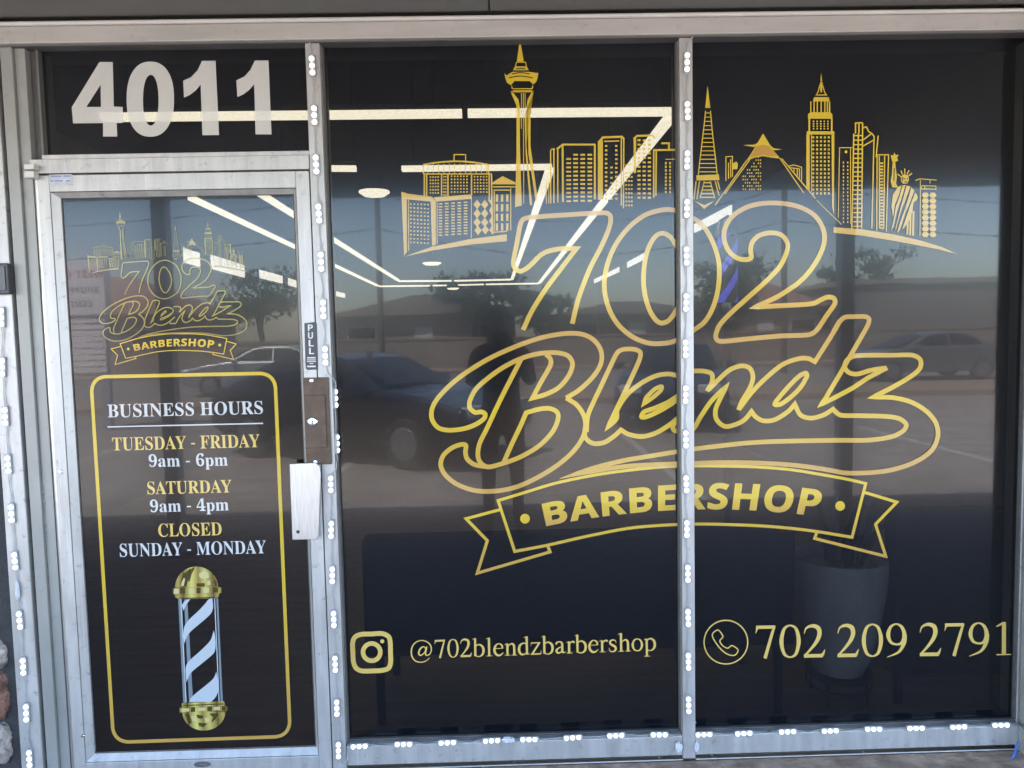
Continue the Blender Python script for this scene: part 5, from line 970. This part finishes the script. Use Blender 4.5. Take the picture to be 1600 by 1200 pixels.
for x in (-0.6, 0.3): m = MB(); m.box(xs + x - 0.07, xs + x + 0.07, ys - 0.07, ys + 0.07, -0.14, 2.05); m.build('leg', mat('blue_grey_paint', (0.25, 0.27, 0.33), 0.6), pg)
# cars
RIMM = mat('dull_wheel_rim', (0.22, 0.22, 0.23), 0.5, 0.5); GLS = mat('car_glass', (0.02, 0.025, 0.03), 0.05, spec=0.9); TYR = mat('tyre_rubber', (0.02, 0.02, 0.02), 0.8); LAMPM = mat('headlamp_glass', (0.6, 0.6, 0.62), 0.1, spec=0.9); RED = mat('tail_lamp_red', (0.35, 0.02, 0.02), 0.2)
def car(label, pos, rot, paint, group=None):
    t = thing('parked_car', label, 'car', pos, group); t.rotation_euler = (0, 0, rot)
    prof = [(-2.2, .42), (-2.25, .62), (-2.2, .78), (-1.5, .93), (-.85, 1.0), (1.45, 1.02), (2.1, .98), (2.2, .80), (2.2, .45), (1.9, .28), (-1.9, .26)]
    def shell(prof, w0, w1, zlo, zhi):
        m = MB(); k = 0
        for y, f in ((-w0, 1), (w0, 1)): pass
        n = len(prof); rows = ((-1, .90), (-1.0, 1.0), (1.0, 1.0), (1, .90))
        for sgn, f in rows:
            for x, z in prof:
                wz = w0 + (w1 - w0) * max(0, min(1, (z - zlo) / (zhi - zlo))); y = sgn * wz * (1 if f == 1.0 else 1.0) ; xx = x * (1 if f == 1.0 else .985); zz = z if f == 1 else z - 0.03 * (z > .6)
                m.v.append((xx, y * (.96 if f == 1.0 else 1.0), zz))
        order = [0, 1, 2, 3]
        for r_ in range(3):
            for i in range(n): j = (i + 1) % n; m.f.append((r_ * n + i, r_ * n + j, (r_ + 1) * n + j, (r_ + 1) * n + i)); m.m.append(0)
        m.f += [tuple(range(n)), tuple(range(4 * n - 1, 3 * n - 1, -1))]; m.m += [0, 0]; return m
    def add(nm, m, mt, bev=0, sm=False, par=t):
        me = m.mesh(nm); bm = bmesh.new(); bm.from_mesh(me); bmesh.ops.recalc_face_normals(bm, faces=bm.faces); bm.to_mesh(me); bm.free()
        me.materials.append(mt); o = bpy.data.objects.new(nm, me); C.objects.link(o); o.parent = par
        if bev: x = o.modifiers.new('bevel', 'BEVEL'); x.width = bev; x.segments = 3; x.angle_limit = rad(25)
        if sm: [setattr(p, 'use_smooth', True) for p in me.polygons]
        return o
    add('body', shell(prof, .90, .88, .3, 1.0), paint, .05)
    add('cabin', shell([(-.95, .99), (-.2, 1.38), (.2, 1.44), (.9, 1.42), (1.35, 1.28), (1.9, 1.0)], .80, .60, 1.0, 1.44), paint, .05)
    m = MB(); m.v = [(-.94, -.70, 1.03), (-.94, .70, 1.03), (-.27, .56, 1.37), (-.27, -.56, 1.37)]; m.f = [(0, 1, 2, 3)]; m.m = [0]; m.v = [(x - .012, y, z + .014) for x, y, z in m.v]; add('windscreen', m, GLS)
    for s_ in (-1, 1):
        m = MB(); m.prism([(-.66, 1.05), (-.1, 1.35), (.4, 1.38), (.4, 1.05)], 'y', 0, .02); m.v = [(x, s_ * (.795 - (z - 1.0) * .45) + s_ * .012, z) for x, y, z in m.v]; add('side_window', m, GLS)
        m = MB(); m.prism([(.46, 1.05), (.46, 1.38), (.95, 1.36), (1.3, 1.22), (1.4, 1.05)], 'y', 0, .02); m.v = [(x, s_ * (.795 - (z - 1.0) * .45) + s_ * .012, z) for x, y, z in m.v]; add('side_window', m, GLS)
        m = MB(); m.box(-2.24, -2.05, s_ * .62 - .18, s_ * .62 + .18, .66, .80); add('headlight', m, LAMPM, .02)
        m = MB(); m.box(2.08, 2.215, s_ * .66 - .15, s_ * .66 + .15, .76, .92); add('tail_light', m, RED, .02)
        m = MB(); m.box(-.75, -.6, s_ * .98 - .09, s_ * .98 + .09, 1.0, 1.12); add('wing_mirror', m, paint, .02)
        for x in (-1.35, 1.35):
            m = MB(); m.lathe([(.0001, -.1), (.3, -.1), (.33, -.07), (.33, .07), (.3, .1), (.0001, .1)], (x, s_ * .83, .33), 24, 'y'); wl_ = add('wheel', m, TYR)
            m = MB(); m.lathe([(.0001, -.115), (.2, -.108), (.21, -.102), (.21, .102), (.2, .108), (.0001, .115)], (x, s_ * .83, .33), 20, 'y'); add('rim', m, RIMM, par=wl_)
    m = MB(); m.box(-2.262, -2.2, -.5, .5, .5, .64); add('grille', m, GAPM)
    return t
car('dark grey car parked nose towards the shop on the right', (3.35, -11.3, -0.13), rad(74) , mat('dark_grey_car_paint', (0.05, 0.052, 0.058), 0.25, 0.3, coat=1), None).rotation_euler = (0, 0, rad(-74))
car('black car parked nearest the shop on the left', (-1.9, -8.0, -0.13), rad(-150), mat('black_car_paint', (0.015, 0.016, 0.018), 0.2, 0.2, coat=1))
car('silver car parked across the road', (-7, -20, -0.125), 0, mat('silver_car_paint', (0.45, 0.46, 0.47), 0.3, 0.6, coat=1))
car('grey car parked at the far right across the road', (13, -20, -0.125), 0, mat('mid_grey_car_paint', (0.16, 0.16, 0.165), 0.3, 0.3, coat=1))
# houses across the road
ROOF = mat('red_clay_roof', (0.27, 0.15, 0.12), 0.8, 0, 0.2, 4); STUC = mat('tan_stucco', (0.30, 0.25, 0.20), 0.9, 0, 0.1, 2); TRIMW = mat('white_trim', (0.6, 0.6, 0.58), 0.6)
def house(label, x, y, w_, d_, h_, rh, wallm, roofm=ROOF):
    t = thing('house', label, 'house', (x, y, -0.13), 'houses across the road')
    m = MB(); m.box(x - w_ / 2, x + w_ / 2, y - d_ / 2, y + d_ / 2, -0.13, h_); m.build('wall', wallm, t)
    e = 0.5; a = [(x - w_ / 2 - e, y - d_ / 2 - e, h_ + .01), (x + w_ / 2 + e, y - d_ / 2 - e, h_ + .01), (x + w_ / 2 + e, y + d_ / 2 + e, h_ + .01), (x - w_ / 2 - e, y + d_ / 2 + e, h_ + .01), (x - w_ / 2 + d_ / 2, y, h_ + rh), (x + w_ / 2 - d_ / 2, y, h_ + rh)]
    m = MB(); m.v = a; m.f = [(0, 1, 5, 4), (1, 2, 5), (2, 3, 4, 5), (3, 0, 4), (0, 3, 2, 1)]; m.m = [0] * 5; m.build('roof', roofm, t)
    for i in range(3):
        wx = x - w_ / 2 + w_ * (i + .5) / 3
        if i == 1: m = MB(); m.box(wx - .5, wx + .5, y + d_ / 2, y + d_ / 2 + .05, -0.13, 2.0); m.build('door', TRIMW, t)
        else: m = MB(); m.box(wx - .8, wx + .8, y + d_ / 2, y + d_ / 2 + .04, .9, 2.1); f = m.build('window', TRIMW, t); m = MB(); m.box(wx - .72, wx + .72, y + d_ / 2 + .041, y + d_ / 2 + .05, .98, 2.02); m.build('pane', GLS, f)
house('tan house with a small red hipped roof straight across the road', 16.5, -46, 7, 6, 2.8, 1.9, STUC); house('pale house with pinkish red roof across the road behind the pylon sign', -20, -38, 9, 8, 2.8, 2.2, STUC); house('grey house with brown roof across the road in the middle', -4, -42, 10, 8, 2.6, 1.3, mat('grey_stucco', (0.22, 0.20, 0.185), 0.9), mat('brown_shingles', (0.12, 0.09, 0.07), 0.9)); house('low tan house with flat brown roof right of the middle', 8, -44, 9, 8, 2.5, 0.9, mat('brown_stucco', (0.20, 0.16, 0.13), 0.9), mat('dark_brown_shingles', (0.09, 0.07, 0.06), 0.9))
wb = thing('block_wall', 'long tan concrete block wall along the far side of the road', 'wall', (0, -32, 0)); m = MB(); m.box(-60, 60, -32.1, -31.9, -0.13, 1.3); m.build('wall', mat('tan_blockwork', (0.26, 0.22, 0.18), 0.9, 0, 0.2, 3), wb); m = MB(); m.box(-60, 60, -32.14, -31.86, 1.304, 1.4); m.build('coping', PAVE, wb)
cb = thing('long_building', 'long low grey commercial building far right across the road', 'building', (32, -45, 0)); m = MB(); m.box(20.5, 70, -50, -40, -0.13, 3.9); m.build('wall', mat('grey_commercial_wall', (0.22, 0.21, 0.20), 0.9), cb); m = MB(); m.box(20.3, 70.2, -50.2, -39.8, 3.904, 4.2); m.build('parapet', STUC, cb)
LEAF = mat('tree_leaves', (0.055, 0.075, 0.035), 0.8, 0, 0.4, 3); BARK = mat('tree_bark', (0.10, 0.075, 0.055), 0.9)
def tree(x, y, h_, r, label, seed):
    t = thing('street_tree', label, 'tree', (x, y, -0.13), 'trees across the road'); k = random.Random(seed)
    m = MB(); m.tube([(x, y, -0.13), (x + .1, y, h_ * .3), (x, y + .1, h_ * .6)], [.2, .15, .07], 8)
    for i in range(5): a = k.uniform(0, 6.28); m.tube([(x, y, h_ * k.uniform(.3, .5)), (x + r * .6 * math.cos(a), y + r * .6 * math.sin(a), h_ * k.uniform(.6, .85))], [.09, .03], 6)
    m.build('trunk', BARK, t)
    m = MB(); cl = [(k.gauss(0, .45) * r, k.gauss(0, .45) * r, h_ * k.uniform(.5, .95)) for _ in range(16)]
    for i in range(1500):
        c_ = k.choice(cl); p = Vector((x + c_[0] + k.gauss(0, .2) * r, y + c_[1] + k.gauss(0, .2) * r, c_[2] + k.gauss(0, .12) * r)); a = Vector((k.uniform(-1, 1), k.uniform(-1, 1), k.uniform(-1, 1))).normalized() * .16; b2 = a.orthogonal().normalized() * .1
        m.face([p - a, p + b2, p + a, p - b2])
    m.build('crown', LEAF, t, fix=False)
for i, (x, y, h_, r, lb) in enumerate(((12.5, -36, 5.0, 1.9, 'rounded tree between the two right houses'), (28.5, -54, 7.6, 2.0, 'tall loose tree behind the long building'), (25.5, -54, 6.0, 1.2, 'small tree beside the tall loose one'), (-1, -36, 4.6, 2.1, 'broad tree between the grey and the tan house'), (-12.5, -37, 5.2, 2.3, 'broad tree between the left houses'), (-27, -36, 6, 2.6, 'large tree at the left end of the road'), (2.2, -34, 3.4, 1.4, 'low bushy tree by the block wall'))): tree(x, y, h_, r, lb, i)
for x, y, h_, lb in ((10.5, -24.5, 8.5, 'timber utility pole across the road on the right'), (-4.2, -24.5, 8.5, 'timber utility pole across the road on the left')):
    t = thing('utility_pole', lb, 'pole', (x, y, -0.13), 'utility poles'); m = MB(); m.tube([(x, y, -0.13), (x, y, h_)], [.12, .09], 10); m.build('mast', BARK, t); m = MB(); m.box(x - 1, x + 1, y - .05, y + .05, h_ - .6, h_ - .48); m.build('crossarm', BARK, t)
m = MB()
for j, (dx, z_) in enumerate(((-.9, 7.95), (.9, 7.95), (0, 6.6), (0, 5.4))):
    for x0, x1 in ((-40, -4.2), (-4.2, 10.5), (10.5, 50)):
        m.tube([(x0 + (x1 - x0) * i / 12 + (dx if abs(x0) < 20 else 0) * 0, -24.5 + dx * .3, z_ - 1.1 * (1 - (2 * i / 12 - 1) ** 2)) for i in range(13)], .018, 5)
tag(m.build('power_line', GAPM), 'sagging black power lines strung between the utility poles', 'power line')

# ---- the photographer, mirrored faintly in the glass
pr = thing('person', 'person in dark clothes standing on the pavement holding up a phone', 'person', (0.02, -3.02, 0))
CL = mat('dark_clothing', (0.018, 0.018, 0.022), 0.85); SK = mat('skin', (0.36, 0.21, 0.15), 0.55); HR = mat('dark_hair', (0.012, 0.01, 0.009), 0.6)
def skin(nm, V, E_, m, par, sub=2, root=0):
    me = bpy.data.meshes.new(nm); me.from_pydata([v[:3] for v in V], E_, []); me.materials.append(m); o = bpy.data.objects.new(nm, me); C.objects.link(o); o.parent = par; o.location = -par.location if par.parent is None else (0, 0, 0)
    sm = o.modifiers.new('skin', 'SKIN'); 
    if not me.skin_vertices:
        bpy.context.view_layer.objects.active = o
        me.attributes
    for i, v in enumerate(V):
        d = me.skin_vertices[0].data[i]; d.radius = (v[3], v[4] if len(v) > 4 else v[3]); d.use_root = i == root
    sm.use_smooth_shade = True; ss = o.modifiers.new('subsurf', 'SUBSURF'); ss.levels = sub; ss.render_levels = sub; return o
PX, PY = 0.02, -3.02
V = [(0, 0, .93, .15, .11), (0, 0, 1.10, .14, .105), (0, 0, 1.28, .17, .115), (0, 0, 1.42, .13, .09), (0, .01, 1.50, .06, .06), (0, .03, 1.585, .075, .09), (0, .035, 1.70, .08, .095),
     (-.18, 0, 1.41, .065), (-.23, .10, 1.18, .048), (-.10, .32, 1.36, .036), (-.055, .36, 1.45, .03),
     (.18, 0, 1.41, .065), (.23, .10, 1.18, .048), (.10, .32, 1.36, .036), (.055, .36, 1.45, .03),
     (-.10, 0, .85, .09), (-.11, .02, .48, .06), (-.115, -.01, .10, .04), (-.12, .13, .035, .035), (.10, 0, .85, .09), (.11, .02, .48, .06), (.115, -.01, .10, .04), (.12, .13, .035, .035)]
E2 = [(0, 1), (1, 2), (2, 3), (3, 4), (4, 5), (5, 6), (3, 7), (7, 8), (8, 9), (9, 10), (3, 11), (11, 12), (12, 13), (13, 14), (0, 15), (15, 16), (16, 17), (17, 18), (0, 19), (19, 20), (20, 21), (21, 22)]
V = [(v[0] + PX, v[1] + PY, v[2], *v[3:]) for v in V]
bd = skin('body', V, E2, CL, pr)
HP = (PX, PY + .035, 1.645)
m = MB(); m.lathe([(.0001, -.115), (.045, -.105), (.068, -.06), (.078, 0), (.078, .05), (.062, .095), (.03, .115), (.0001, .12)], HP, 20, 'z', 1, 1.2); m.build('head', SK, pr, smooth=True)
m = MB(); m.lathe([(.083, .02), (.085, .055), (.068, .105), (.032, .126), (.0001, .13)], (HP[0], HP[1] - .012, HP[2]), 20, 'z', 1, 1.2); m.build('hair', HR, pr, smooth=True)
for s_ in (-1, 1):
    m = MB(); m.lathe([(.0001, -.006), (.011, 0), (.0001, .006)], (HP[0] + s_ * .03, HP[1] + .088, HP[2] + .01), 10, 'y'); m.build('eye', PLAST, pr)
    m = MB(); m.lathe([(.0001, -.012), (.022, 0), (.0001, .012)], (HP[0] + s_ * .081, HP[1], HP[2]), 10, 'x'); m.build('ear', SK, pr)
m = MB(); m.lathe([(.004, .03), (.010, -.012), (.015, -.02), (.0001, -.028)], (HP[0], HP[1] + .094, HP[2] - .012), 10); m.build('nose', SK, pr, smooth=True)
m = MB(); m.box(HP[0] - .022, HP[0] + .022, HP[1] + .082, HP[1] + .088, HP[2] - .062, HP[2] - .054); m.build('mouth', mat('lips', (0.28, 0.11, 0.09), 0.5), pr, 0.003)
ph = thing('phone', 'black phone held up in both hands', 'phone', (0, -2.66, 1.53)); m = MB(); m.box(-.08, .08, -2.668, -2.66, 1.49, 1.568); m.build('case', GAPM, ph, 0.004); m = MB(); m.box(-.074, .074, -2.6692, -2.6684, 1.495, 1.563); m.build('screen', GLS, ph)
for s_ in (-1, 1):
    hv = [(PX + s_ * .055, PY + .355, 1.45, .026, .018), (PX + s_ * .07, PY + .37, 1.50, .03, .015), (PX + s_ * .075, PY + .365, 1.535, .026, .013)]; he = [(0, 1), (1, 2)]
    for f in range(4):
        zf = 1.50 + f * .017; i0 = len(hv); hv += [(PX + s_ * .086, PY + .37, zf, .009), (PX + s_ * .084, PY + .39, zf + .004, .008), (PX + s_ * .064, PY + .392, zf + .006, .007)]; he += [(1 if f < 2 else 2, i0), (i0, i0 + 1), (i0 + 1, i0 + 2)]
    i0 = len(hv); hv += [(PX + s_ * .055, PY + .345, 1.51, .010), (PX + s_ * .04, PY + .342, 1.535, .008)]; he += [(1, i0), (i0, i0 + 1)]
    skin('hand', hv, he, SK, pr, 1)
